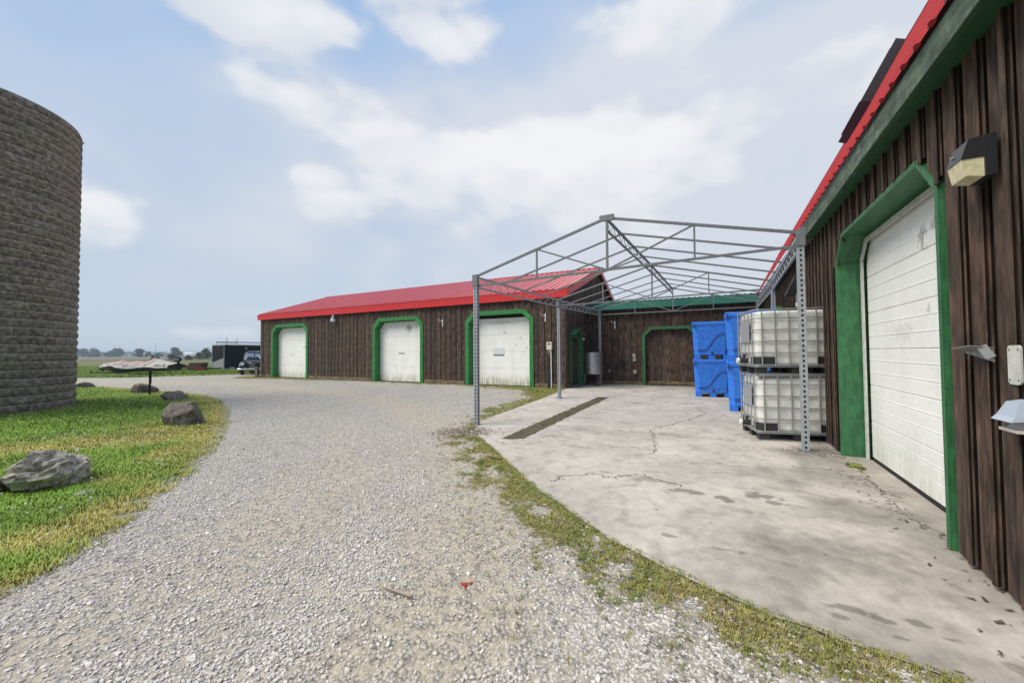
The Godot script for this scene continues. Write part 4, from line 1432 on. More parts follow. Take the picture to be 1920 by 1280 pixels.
# ---------------------------------------------------------------- silo
func make_silo():
	var C := Vector3(-18.06, 0, -2.34)
	var R := 2.2
	var root := thing("silo", "round tower of rough grey-brown concrete blocks rising from the lawn", "silo", C)
	var H := 8.22
	var ch := H / 37.0
	var b := MB.new()
	b.lathe(Vector3.ZERO, [[R - 0.004, -0.2], [R - 0.004, H], [R - 0.26, H], [R - 0.26, 0.0]], 92)
	part("mortar_wall", b.done(), M.mortar, root)
	var N := 23
	var step := TAU / N
	var meshes := []
	for v in 6:
		meshes.append(block_mesh(R, step, ch, 900 + v))
	# the blocks that face the yard one by one, the hidden remainder joined
	var view := atan2(2.27, 18.19)   # towards the camera
	var rest := MB.new()
	var made := 0
	for c in 37:
		for k in N:
			var a := (k + (0.5 if c % 2 else 0.0) + 0.06 * sin(c * 2.1)) * step
			var d := wrapf(a - view, -PI, PI)
			var t := Transform3D(Basis(Vector3.UP, -a), Vector3(0, ch * c, 0))
			# local +x turned by -a about y points to (cos a, 0, sin a)
			if d > -1.66 and d < 0.30 and made < 300:
				part("block", meshes[rng.randi() % 6], M["block%d" % (rng.randi() % 4)], root, t)
				made += 1
			else:
				rest.st.append_from(meshes[(c + k) % 6], 0, t)
	var o := part("block_work", rest.done(), M.block0, root)
	o.set_meta("kind", "stuff")
	b = MB.new()
	b.lathe(Vector3(0, H, 0), [[R - 0.26, 0.0], [R - 0.26, 0.03], [R - 0.01, 0.03], [R - 0.01, 0.0]], 72, false)
	part("rim", b.done(), M.mortar, root)
	b = MB.new()
	b.lathe(Vector3.ZERO, [[R + 0.02, -0.1], [R + 0.02, 0.05], [R - 0.05, 0.07]], 60, false)
	part("footing", b.done(), M.mortar, root)
	# a withered weed rooted in the rim
	var w := MB.new()
	var r := RandomNumberGenerator.new()
	r.seed = 8
	for k in 9:
		var dv := Vector3(r.randf_range(-1, 1), r.randf_range(-0.6, 1), r.randf_range(-1, 1)).normalized() * r.randf_range(0.06, 0.16)
		w.tube(Vector3.ZERO, dv, 0.006, 4)
		w.box(dv, Vector3(0.03, 0.03, 0.03))
	var wt := solo("weed", w.done(), M.bark, "small withered weed clinging to the tower's right rim", "plant")
	wt.position = C + Vector3(sin(0.0) * R, H + 0.02, -R * 1.0).rotated(Vector3.UP, 0.02) + Vector3(0.35, -0.05, 0.05)

func block_mesh(R: float, step: float, ch: float, seed_: int) -> ArrayMesh:
	var r := RandomNumberGenerator.new()
	r.seed = seed_
	var b := MB.new()
	var nx := 5
	var ny := 4
	var g := 0.006
	var P := []
	for j in ny + 1:
		var row := []
		for i in nx + 1:
			var edge := i == 0 or j == 0 or i == nx or j == ny
			var a := (float(i) / nx - 0.5) * (step - g * 2.0 / R)
			var y := g + (ch - 2.0 * g) * float(j) / ny
			var rr: float = R + [-0.014, 0.018, 0.027, 0.022, -0.004][j] + r.randf_range(-0.003, 0.004)
			if i == 0 or i == nx:
				rr = minf(rr, R + 0.012)
			if edge and j % 4 == 0:
				rr -= 0.002
			row.append(Vector3(cos(a) * rr, y, sin(a) * rr))
		P.append(row)
	for j in ny:
		for i in nx:
			b.quad(P[j][i], P[j][i + 1], P[j + 1][i + 1], P[j + 1][i], Vector3(1, 0, 0))
	for i in nx:
		for j in [0, ny]:
			var u: Vector3 = P[j][i]
			var v: Vector3 = P[j][i + 1]
			b.quad(u, v, v * Vector3(0.975, 1, 0.975), u * Vector3(0.975, 1, 0.975), Vector3(0, -1 if j == 0 else 1, 0))
	for j in ny:
		for i in [0, nx]:
			var u: Vector3 = P[j][i]
			var v: Vector3 = P[j + 1][i]
			b.quad(u, v, v * Vector3(0.975, 1, 0.975), u * Vector3(0.975, 1, 0.975), Vector3(0, 0, -1 if i == 0 else 1))
	return b.done()

# ---------------------------------------------------------------- steel canopy frame
# square slotted tube: real slots down all four faces
func slotted_post(h: float, w := 0.09) -> ArrayMesh:
	var b := MB.new()
	var t := 0.004
	var pitch := 0.075
	var sw := 0.03
	for f in 4:
		var bs := Basis(Vector3.UP, f * PI / 2)
		var e := (w - sw) / 2
		for s in [-1, 1]:
			b.box(bs * Vector3(s * (sw / 2 + e / 2 - 0.001), h / 2, w / 2 - t / 2), Vector3(e, h, t), bs)
		var y := 0.0
		while y < h:
			b.box(bs * Vector3(0, minf(y + 0.02, h - 0.01), w / 2 - t / 2 - 0.001), Vector3(sw, pitch - 0.038, t), bs)
			y += pitch
	return b.done()

func make_canopy():
	var root := thing("canopy_frame", "bare galvanised steel canopy frame on slotted posts over the slab", "canopy frame", Vector3(-1.75, 0.012, -12.2))
	var inv := Transform3D(Basis(), -root.position)
	# rows from near to far: left foot, left top, right foot, right top, peak
	var rows := [
		[Vector3(-4.52, 0.0, -6.95), 3.13, Vector3(1.08, 0.012, -7.24), 3.30, Vector3(-1.79, 3.93, -7.1)],
		[Vector3(-4.63, 0.012, -12.0), 3.235, Vector3(1.22, 0.012, -12.2), 3.34, Vector3(-1.75, 4.03, -12.1)],
		[Vector3(-4.80, 0.012, -17.55), 3.40, Vector3(1.26, 0.012, -17.6), 3.40, Vector3(-1.73, 4.12, -17.6)]]
	for r in rows:
		for k in 2:
			var foot: Vector3 = r[k * 2]
			var top: float = r[k * 2 + 1]
			part("post", slotted_post(top - foot.y), M.galv, root, inv * Transform3D(Basis(), foot))
			part("post_core", box_mesh(Vector3(0.07, top - foot.y - 0.01, 0.07)), M.rubber, root, inv * place(foot.x, (top + foot.y) / 2, foot.z))
			part("base_plate", box_mesh(Vector3(0.2, 0.012, 0.17)), M.galv_dark, root, inv * place(foot.x, foot.y + 0.008, foot.z))
			# gusset at the head
			part("head_plate", box_mesh(Vector3(0.12, 0.24, 0.014)), M.galv_dark, root, inv * place(foot.x, top - 0.12, foot.z + 0.053))
		var l := Vector3(r[0].x, r[1] - 0.03, r[0].z)
		var rr := Vector3(r[2].x, r[3] - 0.03, r[2].z)
		var pk: Vector3 = r[4]
		var chord := func(called: String, a: Vector3, c: Vector3, w: float):
			var b := MB.new()
			b.bar(a, c, w, w)
			part(called, b.done(), M.galv_dark, root, inv)
		chord.call("top_chord", l, pk, 0.042)
		chord.call("top_chord", rr, pk, 0.042)
		var bl := l - Vector3(0, 0.20, 0)
		var br := rr - Vector3(0, 0.20, 0)
		chord.call("bottom_chord", bl, br, 0.038)
		var t := (pk.x - bl.x) / (br.x - bl.x)
		var kb := bl.lerp(br, t)
		chord.call("king_post", pk, kb, 0.038)
		for s in [[l, bl], [rr, br]]:
			var qt: Vector3 = pk.lerp(s[0], 0.5)
			var tq := (qt.x - bl.x) / (br.x - bl.x)
			chord.call("web_post", qt, bl.lerp(br, tq), 0.03)
			chord.call("web_brace", qt, kb, 0.027)
		part("peak_plate", box_mesh(Vector3(0.26, 0.10, 0.06)), M.galv_dark, root, inv * place(pk.x, pk.y, pk.z))
	# lattice girders along both eaves and the ridge, rafters between them
	for i in 2:
		var a: Array = rows[i]
		var c: Array = rows[i + 1]
		var ends := [[Vector3(a[0].x, a[1] - 0.05, a[0].z), Vector3(c[0].x, c[1] - 0.05, c[0].z)], [Vector3(a[2].x, a[3] - 0.05, a[2].z), Vector3(c[2].x, c[3] - 0.05, c[2].z)], [a[4] - Vector3(0, 0.02, 0), c[4] - Vector3(0, 0.02, 0)]]
		for e in ends:
			var drop := Vector3(0, -0.21, 0)
			for k in 2:
				var b := MB.new()
				b.bar(e[0] + drop * k, e[1] + drop * k, 0.042 - 0.008 * k, 0.042 - 0.008 * k)
				part("girder_chord", b.done(), M.galv if e != ends[2] else M.galv_dark, root, inv)
			var lat := MB.new()
			var n := 22
			for k in n:
				var p0: Vector3 = e[0].lerp(e[1], float(k) / n) + drop * (k % 2)
				var p1: Vector3 = e[0].lerp(e[1], float(k + 1) / n) + drop * ((k + 1) % 2)
				lat.tube(p0, p1, 0.0065, 5)
			part("lattice", lat.done(), M.galv if e != ends[2] else M.galv_dark, root, inv).set_meta("kind", "stuff")
		for k in range(1, 4):
			var f := k / 4.0
			for s in 2:
				var b := MB.new()
				b.bar(ends[s][0].lerp(ends[s][1], f) + Vector3(0, 0.035, 0), ends[2][0].lerp(ends[2][1], f) + Vector3(0, 0.035, 0), 0.035, 0.035)
				part("rafter", b.done(), M.galv_dark, root, inv)

# ---------------------------------------------------------------- caged tanks
func round_rect(w: float, d: float, r: float, n := 5) -> Array:
	var out := []
	for c in [[1, 1, 0.0], [-1, 1, 0.5], [-1, -1, 1.0], [1, -1, 1.5]]:
		for k in n:
			var a: float = PI * (c[2] + 0.5 * k / (n - 1))
			out.append(Vector2(c[0] * (w / 2 - r) + cos(a) * r, c[1] * (d / 2 - r) + sin(a) * r))
	return out

func make_tote() -> Node3D:
	var o := thing("caged_tank", "white caged plastic tank at the bottom of the stack, on the slab", "tank", Vector3.ZERO, 0.0, "white caged plastic tanks stacked by the wall")
	var W := 1.2
	var D := 1.0
	var H := 1.09
	# bottle
	var b := MB.new()
	var rings := []
	for s in [[0.15, 0.90, 0.10], [0.16, 0.955, 0.12], [0.20, 0.975, 0.10], [0.6, 0.985, 0.10], [0.98, 0.975, 0.12], [1.03, 0.95, 0.15], [1.055, 0.88, 0.17], [1.06, 0.6, 0.15], [1.062, 0.1, 0.03]]:
		var ring := []
		for p in round_rect(W * s[1] - 0.045, D * s[1] - 0.045, s[2], 6):
			var bulge := 1.0 + 0.012 * sin((s[0] - 0.15) / 0.9 * PI)
			ring.append(Vector3(p.x * bulge, s[0], p.y * bulge))
		rings.append(ring)
	b.loft(rings)
	part("bottle", b.done(), M.poly, o)
	b = MB.new()
	b.lathe(Vector3(0.0, 1.055, 0.05), [[0.14, 0.0], [0.14, 0.022], [0.10, 0.028]], 20)
	part("lid", b.done(), M.red_plastic, o)
	# cage rings and uprights
	for y in [0.155, 0.36, 0.55, 0.74, 0.93, 1.075]:
		var pts := []
		for p in round_rect(W, D, 0.09, 6):
			pts.append(Vector3(p.x, y, p.y))
		pts.append(pts[0])
		b = MB.new()
		b.path(pts, 0.0105 if y < 1.0 else 0.013, 6)
		part("cage_ring", b.done(), M.zinc, o)
	var bar := MB.new()
	bar.tube(Vector3(0, 0.15, 0), Vector3(0, 1.08, 0), 0.0105, 6)
	var bm := bar.done()
	for k in 6:
		for s in [-1, 1]:
			part("cage_bar", bm, M.zinc, o, place(-0.49 + 0.196 * k, 0, s * (D / 2 + 0.001)))
	for k in 5:
		for s in [-1, 1]:
			part("cage_bar", bm, M.zinc, o, place(s * (W / 2 + 0.001), 0, -0.38 + 0.19 * k))
	# black corner guards at the foot of the bottle
	for sx in [-1, 1]:
		for sz in [-1, 1]:
			b = MB.new()
			var ring0 := []
			var ring1 := []
			for p in round_rect(W * 0.985 - 0.03, D * 0.985 - 0.03, 0.09, 6):
				if p.x * sx > 0.30 and p.y * sz > 0.2:
					ring0.append(Vector3(p.x, 0.165, p.y))
					ring1.append(Vector3(p.x, 0.29, p.y))
			var first := Vector3(0.30 * sx, 0, (D * 0.985 - 0.03) / 2 * sz)
			var last := Vector3((W * 0.985 - 0.03) / 2 * sx, 0, 0.2 * sz)
			if (ring0[0] - first).length() > (ring0[0] - last).length():
				var q := first
				first = last
				last = q
			ring0.push_front(Vector3(first.x, 0.165, first.z))
			ring1.push_front(Vector3(first.x, 0.29, first.z))
			ring0.append(Vector3(last.x, 0.165, last.z))
			ring1.append(Vector3(last.x, 0.29, last.z))
			b.loft([ring0, ring1], false, false)
			part("corner_guard", b.done(), M.black_plastic, o)
	# pallet: skids and deck
	part("pallet_deck", box_mesh(Vector3(W - 0.02, 0.025, D - 0.02)), M.galv, o, place(0, 0.13, 0))
	for x in [-0.49, 0.0, 0.49]:
		for z in [-0.40, 0.0, 0.40]:
			part("pallet_foot", box_mesh(Vector3(0.15 if x != 0.0 else 0.12, 0.105, 0.14)), M.black_plastic, o, place(x, 0.062, z))
	b = MB.new()
	for z in [-0.43, 0.0, 0.43]:
		b.box(Vector3(0, 0.008, z), Vector3(W - 0.04, 0.014, 0.1))
	part("pallet_skid", b.done(), M.zinc, o)
	# metal plate and the valve on the end
	part("name_plate", box_mesh(Vector3(0.006, 0.36, 0.46)), M.galv, o, place(-W / 2 - 0.012, 0.72, 0.04))
	b = MB.new()
	b.tube(Vector3(-0.54, 0.22, 0.0), Vector3(-0.70, 0.22, 0.0), 0.045, 12)
	b.tube(Vector3(-0.62, 0.22, 0.0), Vector3(-0.62, 0.32, 0.0), 0.02, 8)
	b.box(Vector3(-0.62, 0.325, 0.05), Vector3(0.03, 0.02, 0.15))
	part("valve", b.done(), M.black_plastic, o)
	b = MB.new()
	b.tube(Vector3(-0.70, 0.22, 0.0), Vector3(-0.735, 0.22, 0.0), 0.05, 12)
	part("valve_cap", b.done(), M.white_plain, o)
	return o

# ---------------------------------------------------------------- blue insulated bins
func make_bin() -> Node3D:
	var o := thing("insulated_bin", "blue bin", "bin", Vector3.ZERO, 0.0, "tall blue plastic bins stacked in pairs")
	var W := 1.12
	var D := 1.05
	var H := 1.22
	var b := MB.new()
	var rings := []
	var prof := [[0.14, 0.90], [0.15, 0.915], [0.28, 0.92], [0.30, 0.935], [0.6, 0.955], [1.09, 0.985], [1.10, 1.0], [1.115, 1.02], [1.19, 1.025], [1.215, 1.01], [1.22, 0.98]]
	for s in prof:
		var ring := []
		var w: float = W * s[1] / 2
		var d: float = D * s[1] / 2
		var c: float = 0.13 if s[0] < 1.1 else 0.05
		for p in [[w - c, d], [-w + c, d], [-w, d - c], [-w, -d + c], [-w + c, -d], [w - c, -d], [w, -d + c], [w, d - c]]:
			ring.append(Vector3(p[0], s[0], p[1]))
		rings.append(ring)
	b.loft(rings, true, true, false)
	part("body", b.done(), M.blue_plastic, o)
	# feet with fork openings between them
	for x in [-0.42, 0.0, 0.42]:
		for z in [-0.36, 0.0, 0.36]:
			var m := MB.new()
			m.box(Vector3(x, 0.072, z), Vector3(0.19, 0.144, 0.22))
			part("foot", m.done(), M.blue_plastic, o)
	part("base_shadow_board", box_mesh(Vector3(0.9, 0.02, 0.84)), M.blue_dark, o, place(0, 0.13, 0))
	# moulded double ribs sweeping up the front and back, straight round the ends
	for s in [1, -1]:
		for k in 2:
			var pts := []
			for i in 25:
				var u := i / 24.0
				var x := lerpf(-0.40, 0.40, u)
				var y := 0.26 + 0.055 * k + 0.52 * smoothstep(0.22, 0.86, u)
				var d := D * lerpf(0.925, 0.985, clampf((y - 0.28) / 0.8, 0, 1)) / 2
				pts.append(Vector3(x * s, y, s * (d + 0.002)))
			b = MB.new()
			b.path(pts, 0.011, 6)
			part("moulded_rib", b.done(), M.blue_dark, o)
			b = MB.new()
			b.path([Vector3(-s * W * 0.465, 0.265 + 0.055 * k, -0.34), Vector3(-s * W * 0.465, 0.265 + 0.055 * k, 0.34)], 0.008, 6)
			part("moulded_rib", b.done(), M.blue_dark, o)
	# drain plugs, lid seam and latches
	b = MB.new()
	b.tube(Vector3(0.02, 0.20, D * 0.455), Vector3(0.02, 0.20, D * 0.455 + 0.03), 0.038, 12)
	part("drain_plug", b.done(), M.black_plastic, o)
	b = MB.new()
	b.tube(Vector3(0.17, 0.245, D * 0.455), Vector3(0.17, 0.245, D * 0.455 + 0.022), 0.018, 10)
	part("screw_plug", b.done(), M.blue_dark, o)
	for s in [-1, 1]:
		b = MB.new()
		b.bar(Vector3(s * (W / 2 - 0.05), 1.12, D / 2 + 0.015), Vector3(s * (W / 2 - 0.05), 0.98, D / 2 + 0.03), 0.045, 0.02)
		b.tube(Vector3(s * (W / 2 - 0.05), 1.17, D / 2 + 0.02), Vector3(s * (W / 2 + 0.03), 1.19, D / 2 + 0.06), 0.012, 6)
		part("latch", b.done(), M.blue_dark, o)
	return o

func make_stacks():
	var t := make_tote()
	t.position = Vector3(0.99, 0.012, -8.36)
	t.rotation.y = deg_to_rad(12.5)
	t.set_meta("label", "lower of two white caged plastic tanks, standing on the slab by the wall")
	var u := dup(t, "upper white caged plastic tank with red lid, topmost of its stack", Vector3(0.965, 1.108, -8.34), deg_to_rad(13.5))
	u.get_node("valve_cap").visible = true
	var bn := make_bin()
	bn.position = Vector3(-0.28, 0.012, -14.82)
	bn.rotation.y = deg_to_rad(3.0)
	bn.set_meta("label", "lower bin of the farther blue stack, before the green-framed barn door")
	dup(bn, "upper bin of the farther blue stack, left of the tallest blue bin", Vector3(-0.30, 1.235, -14.82), deg_to_rad(3.5))
	dup(bn, "lower bin of the nearer blue stack, half hidden behind the caged tanks", Vector3(0.68, 0.012, -11.65), deg_to_rad(-1.0))
	dup(bn, "upper bin of the nearer blue stack, its latch above the farther bins", Vector3(0.66, 1.235, -11.65), deg_to_rad(0.5))
	# stainless tank on castors
	var o := thing("steel_tank", "open stainless steel tank on castor legs in the yard's back corner", "tank", Vector3(-5.12, 0.012, -17.45))
	var b := MB.new()
	b.lathe(Vector3.ZERO, [[0.02, 0.44], [0.39, 0.49], [0.43, 0.53], [0.43, 1.44], [0.445, 1.45], [0.445, 1.47], [0.42, 1.47], [0.415, 1.44], [0.415, 0.7], [0.02, 0.62]], 40)
	part("vessel", b.done(), M.stainless, o)
	for k in 4:
		var a := PI / 4 + PI / 2 * k
		var d := Vector3(cos(a), 0, sin(a)) * 0.40
		b = MB.new()
		b.tube(d + Vector3(0, 0.62, 0), d * 1.04 + Vector3(0, 0.13, 0), 0.024, 8)
		var lg := part("leg", b.done(), M.zinc if k % 2 else mat("rusty", lin(0.20, 0.07, 0.05), 0.7), o)
		b = MB.new()
		b.tube(d * 1.04 + Vector3(-0.02, 0.055, 0), d * 1.04 + Vector3(0.02, 0.055, 0), 0.055, 14)
		part("castor", b.done(), M.rubber, lg)
		b = MB.new()
		b.box(d * 1.04 + Vector3(0.028, 0.09, 0), Vector3(0.006, 0.11, 0.05))
		b.box(d * 1.04 + Vector3(-0.028, 0.09, 0), Vector3(0.006, 0.11, 0.05))
		part("fork", b.done(), M.zinc, lg)
	b = MB.new()
	b.tube(Vector3(0.40, 0.58, 0.05), Vector3(0.46, 0.55, 0.08), 0.022, 8)
	part("outlet", b.done(), M.zinc, o)
	b = MB.new()
	b.path([Vector3(-0.2, 0.40, 0.2), Vector3(0.0, 0.22, 0.1), Vector3(0.2, 0.35, 0.0)], 0.02, 6)
	part("hose", b.done(), M.rubber, o)

# ---------------------------------------------------------------- small things on the walls
func make_fittings():
	# wall pack lamp by the near door
	var o := thing("wall_lamp", "dark wedge-shaped wall lamp with yellowed lens right of the near door", "lamp", Vector3(1.465, 2.535, -3.47))
	o.scale = Vector3(0.74, 0.8, 0.64)
	var b := MB.new()
	var P := func(x: float, y: float, z: float) -> Vector3:
		return Vector3(x, y, z)
	# back box
	b.box(Vector3(-0.035, 0.155, 0), Vector3(0.07, 0.31, 0.30))
	part("back_box", b.done(), M.dark_frame, o)
	b = MB.new()
	b.hexa([P.call(-0.07, 0.15, -0.14), P.call(-0.07, 0.15, 0.14), P.call(-0.07, 0.31, 0.14), P.call(-0.07, 0.31, -0.14), P.call(-0.205, 0.15, -0.14), P.call(-0.205, 0.15, 0.14), P.call(-0.16, 0.29, 0.14), P.call(-0.16, 0.29, -0.14)])
	part("hood", b.done(), M.dark_frame, o)
	b = MB.new()
	b.hexa([P.call(-0.07, 0.0, -0.13), P.call(-0.07, 0.0, 0.13), P.call(-0.07, 0.148, 0.13), P.call(-0.07, 0.148, -0.13), P.call(-0.175, 0.02, -0.13), P.call(-0.175, 0.02, 0.13), P.call(-0.20, 0.148, 0.13), P.call(-0.20, 0.148, -0.13)])
	part("lens", b.done(), M.lens, o)
	b = MB.new()
	b.tube(Vector3(-0.178, 0.22, -0.06), Vector3(-0.2, 0.22, -0.06), 0.012, 8)
	part("photocell", b.done(), M.zinc, o)
	# folded metal bracket, cover plate and hooded outlet at the frame's right edge
	o = thing("wall_bracket", "pointed folded sheet-metal bracket on the wall below the lamp", "bracket", Vector3(1.466, 1.43, -3.60))
	o.scale = Vector3.ONE * 0.9
	b = MB.new()
	b.hexa([P.call(0, 0.07, -0.22), P.call(0, 0.09, 0.13), P.call(0, 0.085, 0.13), P.call(0, 0.062, -0.22), P.call(-0.11, 0.085, -0.14), P.call(-0.12, 0.105, 0.13), P.call(-0.12, 0.10, 0.13), P.call(-0.11, 0.08, -0.14)])
	part("top_flange", b.done(), M.zinc, o)
	b = MB.new()
	b.hexa([P.call(-0.002, 0.06, -0.22), P.call(-0.002, 0.08, 0.12), P.call(-0.002, -0.01, 0.13), P.call(-0.002, 0.05, -0.22), P.call(-0.006, 0.06, -0.22), P.call(-0.006, 0.08, 0.12), P.call(-0.006, -0.01, 0.13), P.call(-0.006, 0.05, -0.22)])
	part("web", b.done(), M.galv, o)
	b = MB.new()
	b.bar(Vector3(-0.06, 0.10, 0.12), Vector3(-0.02, 0.02, 0.135), 0.008, 0.05)
	part("clip", b.done(), M.zinc, o)
	o = thing("cover_plate", "pale rounded blank cover plate on the wall right of the bracket", "plate", Vector3(1.462, 1.41, -3.28))
	o.scale = Vector3.ONE * 0.85
	b = MB.new()
	var r0 := []
	var r1 := []
	for p in round_rect(0.13, 0.26, 0.03):
		r0.append(Vector3(0, p.y, p.x))
		r1.append(Vector3(-0.012, p.y, p.x))
	b.loft([r0, r1], true, true, false)
	part("plate", b.done(), M.white_trim, o)
	for y in [-0.1, 0.1]:
		for z in [-0.045, 0.045]:
			b = MB.new()
			b.tube(Vector3(-0.012, y, z), Vector3(-0.015, y, z), 0.007, 8)
			part("screw", b.done(), M.galv_dark, o)
	o = thing("outlet_cover", "blue-grey hooded weatherproof outlet on the wall at the right edge", "outlet", Vector3(1.465, 1.12, -3.20))
	o.scale = Vector3.ONE * 0.68
	b = MB.new()
	b.loft([[P.call(-0.005, 0.0, -0.13), P.call(-0.005, 0.0, 0.13), P.call(-0.16, -0.02, 0.13), P.call(-0.16, -0.02, -0.13)], [P.call(-0.005, 0.03, -0.12), P.call(-0.005, 0.03, 0.12), P.call(-0.13, 0.02, 0.12), P.call(-0.13, 0.02, -0.12)], [P.call(-0.005, 0.15, -0.08), P.call(-0.005, 0.15, 0.08), P.call(-0.09, 0.13, 0.08), P.call(-0.09, 0.13, -0.08)]], true, true, false)
	part("hood", b.done(), mat("outlet_grey", lin(0.36, 0.42, 0.50), 0.45), o)
	b = MB.new()
	b.loft([[P.call(-0.005, -0.08, -0.07), P.call(-0.005, -0.08, 0.07), P.call(-0.09, -0.08, 0.07), P.call(-0.09, -0.08, -0.07)], [P.call(-0.005, 0.0, -0.06), P.call(-0.005, 0.0, 0.06), P.call(-0.06, 0.0, 0.06), P.call(-0.06, 0.0, -0.06)]], true, true, false)
	part("body", b.done(), M.white_trim, o)
	b = MB.new()
	b.box(Vector3(-0.06, -0.095, 0), Vector3(0.12, 0.022, 0.24))
	part("lip", b.done(), M.white_trim, o)
	# eave floodlight at the broken end of the green fascia
	o = thing("eave_light", "small weathered grey lamp under the eave above the right post", "lamp", Vector3(1.26, 3.52, -8.2))
	b = MB.new()
	b.box(Vector3(0, 0, 0), Vector3(0.09, 0.13, 0.16))
	part("housing", b.done(), M.galv_dark, o)
	b = MB.new()
	b.tube(Vector3(-0.03, -0.02, 0.05), Vector3(-0.10, -0.08, 0.08), 0.045, 10, 0.06)
	part("head", b.done(), M.dark_frame, o)
	# vent box and canister on the wall behind the right post
	o = thing("vent_box", "dark sloping vent hood on the long wall behind the middle post", "vent", Vector3(1.50, 2.72, -10.6))
	b = MB.new()
	b.hexa([P.call(0, 0, -0.14), P.call(0, 0, 0.14), P.call(0, 0.42, 0.14), P.call(0, 0.42, -0.14), P.call(-0.22, 0.0, -0.14), P.call(-0.22, 0.0, 0.14), P.call(-0.03, 0.42, 0.14), P.call(-0.03, 0.42, -0.14)])
	part("hood", b.done(), M.dark_frame, o)
	o = thing("canister", "grey canister light on the wall just above the upper caged tank", "lamp", Vector3(1.42, 2.36, -9.6))
	b = MB.new()
	b.lathe(Vector3.ZERO, [[0.075, 0.0], [0.09, 0.03], [0.09, 0.09]], 16)
	part("collar", b.done(), M.white_trim, o)
	b = MB.new()
	b.lathe(Vector3.ZERO, [[0.085, 0.09], [0.085, 0.24], [0.07, 0.26]], 16)
	part("can", b.done(), M.galv_dark, o)
	o = thing("door_hood", "little green gabled hood over a side door far along the right wall", "hood", Vector3(1.50, 2.40, -12.9))
	for s in [-1, 1]:
		b = MB.new()
		b.bar(Vector3(-0.12, 0.0, s * 0.62), Vector3(-0.12, 0.30, 0), 0.3, 0.03)
		part("hood_board", b.done(), M.green_old, o)
	# yard light on the barn front
	o = thing("yard_light", "white jar-shaped yard light under the barn's red fascia", "lamp", Vector3(-19.66, 3.33, -15.2))
	b = MB.new()
	b.lathe(Vector3.ZERO, [[0.06, 0.0], [0.13, 0.02], [0.135, 0.14], [0.11, 0.17]], 16)
	part("globe", b.done(), M.white_plain, o)
	b = MB.new()
	b.lathe(Vector3.ZERO, [[0.115, 0.17], [0.10, 0.24], [0.08, 0.30], [0.05, 0.40]], 16)
	part("housing", b.done(), M.galv, o)
	b = MB.new()
	b.tube(Vector3(0, 0.32, 0), Vector3(0, 0.38, -0.18), 0.03, 8)
	part("arm", b.done(), M.galv, o)
	# white wall hooks
	var h := thing("wall_hook", "white hook bracket right of the right-hand garage door", "hook", Vector3(-6.52, 2.80, -15.35), 0.0, "white hook brackets on the board walls")
	b = MB.new()
	b.box(Vector3(0, 0.16, 0.012), Vector3(0.045, 0.34, 0.02))
	part("plate", b.done(), M.white_plain, h)
	b = MB.new()
	b.path([Vector3(0, 0.22, 0.02), Vector3(-0.06, 0.25, 0.09), Vector3(-0.12, 0.31, 0.16), Vector3(-0.14, 0.35, 0.16)], 0.014, 6)
	part("hook", b.done(), M.white_plain, h)
	dup(h, "white hook bracket between the middle and right-hand garage doors", Vector3(-11.92, 2.80, -15.35), 0.0)
	dup(h, "white hook bracket high on the back wall, right of the corner", Vector3(-4.32, 2.58, -18.36), 0.0)
	# meter box with its pipes
	o = thing("meter_box", "cream electric meter box with white and black pipes on the barn wall", "meter", Vector3(-6.32, -0.1, -15.34))
	part("box", box_mesh(Vector3(0.22, 0.32, 0.11)), mat("cream", lin(0.58, 0.56, 0.48), 0.5), o, place(0, 1.87, 0.055))
	part("window", box_mesh(Vector3(0.09, 0.06, 0.01)), M.rubber, o, place(0.0, 1.95, 0.112))
	b = MB.new()
	b.tube(Vector3(0.06, 1.72, 0.04), Vector3(0.075, 0.0, 0.06), 0.024, 8)
	part("white_pipe", b.done(), M.white_plain, o)
	b = MB.new()
	b.tube(Vector3(-0.02, 1.72, 0.04), Vector3(-0.02, 1.58, 0.04), 0.02, 8)
	part("stub_pipe", b.done(), M.white_plain, o)
	b = MB.new()
	b.box(Vector3(-0.05, 0.72, 0.04), Vector3(0.11, 1.44, 0.06))
	part("black_pipe", b.done(), M.rubber, o)
	# fittings on the back wall
	var s1 := thing("outlet_box", "grey outlet box on the back wall, upper of a close pair", "outlet", Vector3(-3.47, 1.33, -18.37), 0.0, "outlet boxes on the back wall")
	part("box", box_mesh(Vector3(0.12, 0.14, 0.07)), M.white_trim, s1, place(0, 0, 0.035))
	part("socket", box_mesh(Vector3(0.05, 0.06, 0.01)), M.galv_dark, s1, place(0.01, 0, 0.073))
	dup(s1, "grey outlet box on the back wall, lower of a close pair", Vector3(-3.46, 1.14, -18.37), 0.0)
	dup(s1, "grey outlet box low on the back wall, nearest the slab", Vector3(-3.44, 0.60, -18.37), 0.0)
	o = thing("pipe_valve", "dark round pipe valve on the back wall left of the outlets", "valve", Vector3(-4.02, 1.04, -18.36))
	b = MB.new()
	b.tube(Vector3(0, 0, 0), Vector3(0, 0, 0.12), 0.10, 14)
	part("wheel", b.done(), M.rubber, o)
	b = MB.new()
	b.tube(Vector3(-0.24, 0.02, 0.03), Vector3(0.24, -0.02, 0.03), 0.025, 8)
	part("pipe", b.done(), M.dark_frame, o)
	o = thing("tap", "small white tap low on the back wall beside the steel tank", "tap", Vector3(-4.58, 0.64, -18.36))
	b = MB.new()
	b.tube(Vector3.ZERO, Vector3(0, -0.01, 0.1), 0.02, 8)
	b.tube(Vector3(0, -0.01, 0.1), Vector3(0, -0.06, 0.1), 0.015, 8)
	part("spout", b.done(), M.white_plain, o)
	b = MB.new()
	b.tube(Vector3(-0.04, 0.03, 0.06), Vector3(0.04, 0.03, 0.06), 0.012, 6)
	part("handle", b.done(), M.white_plain, o)
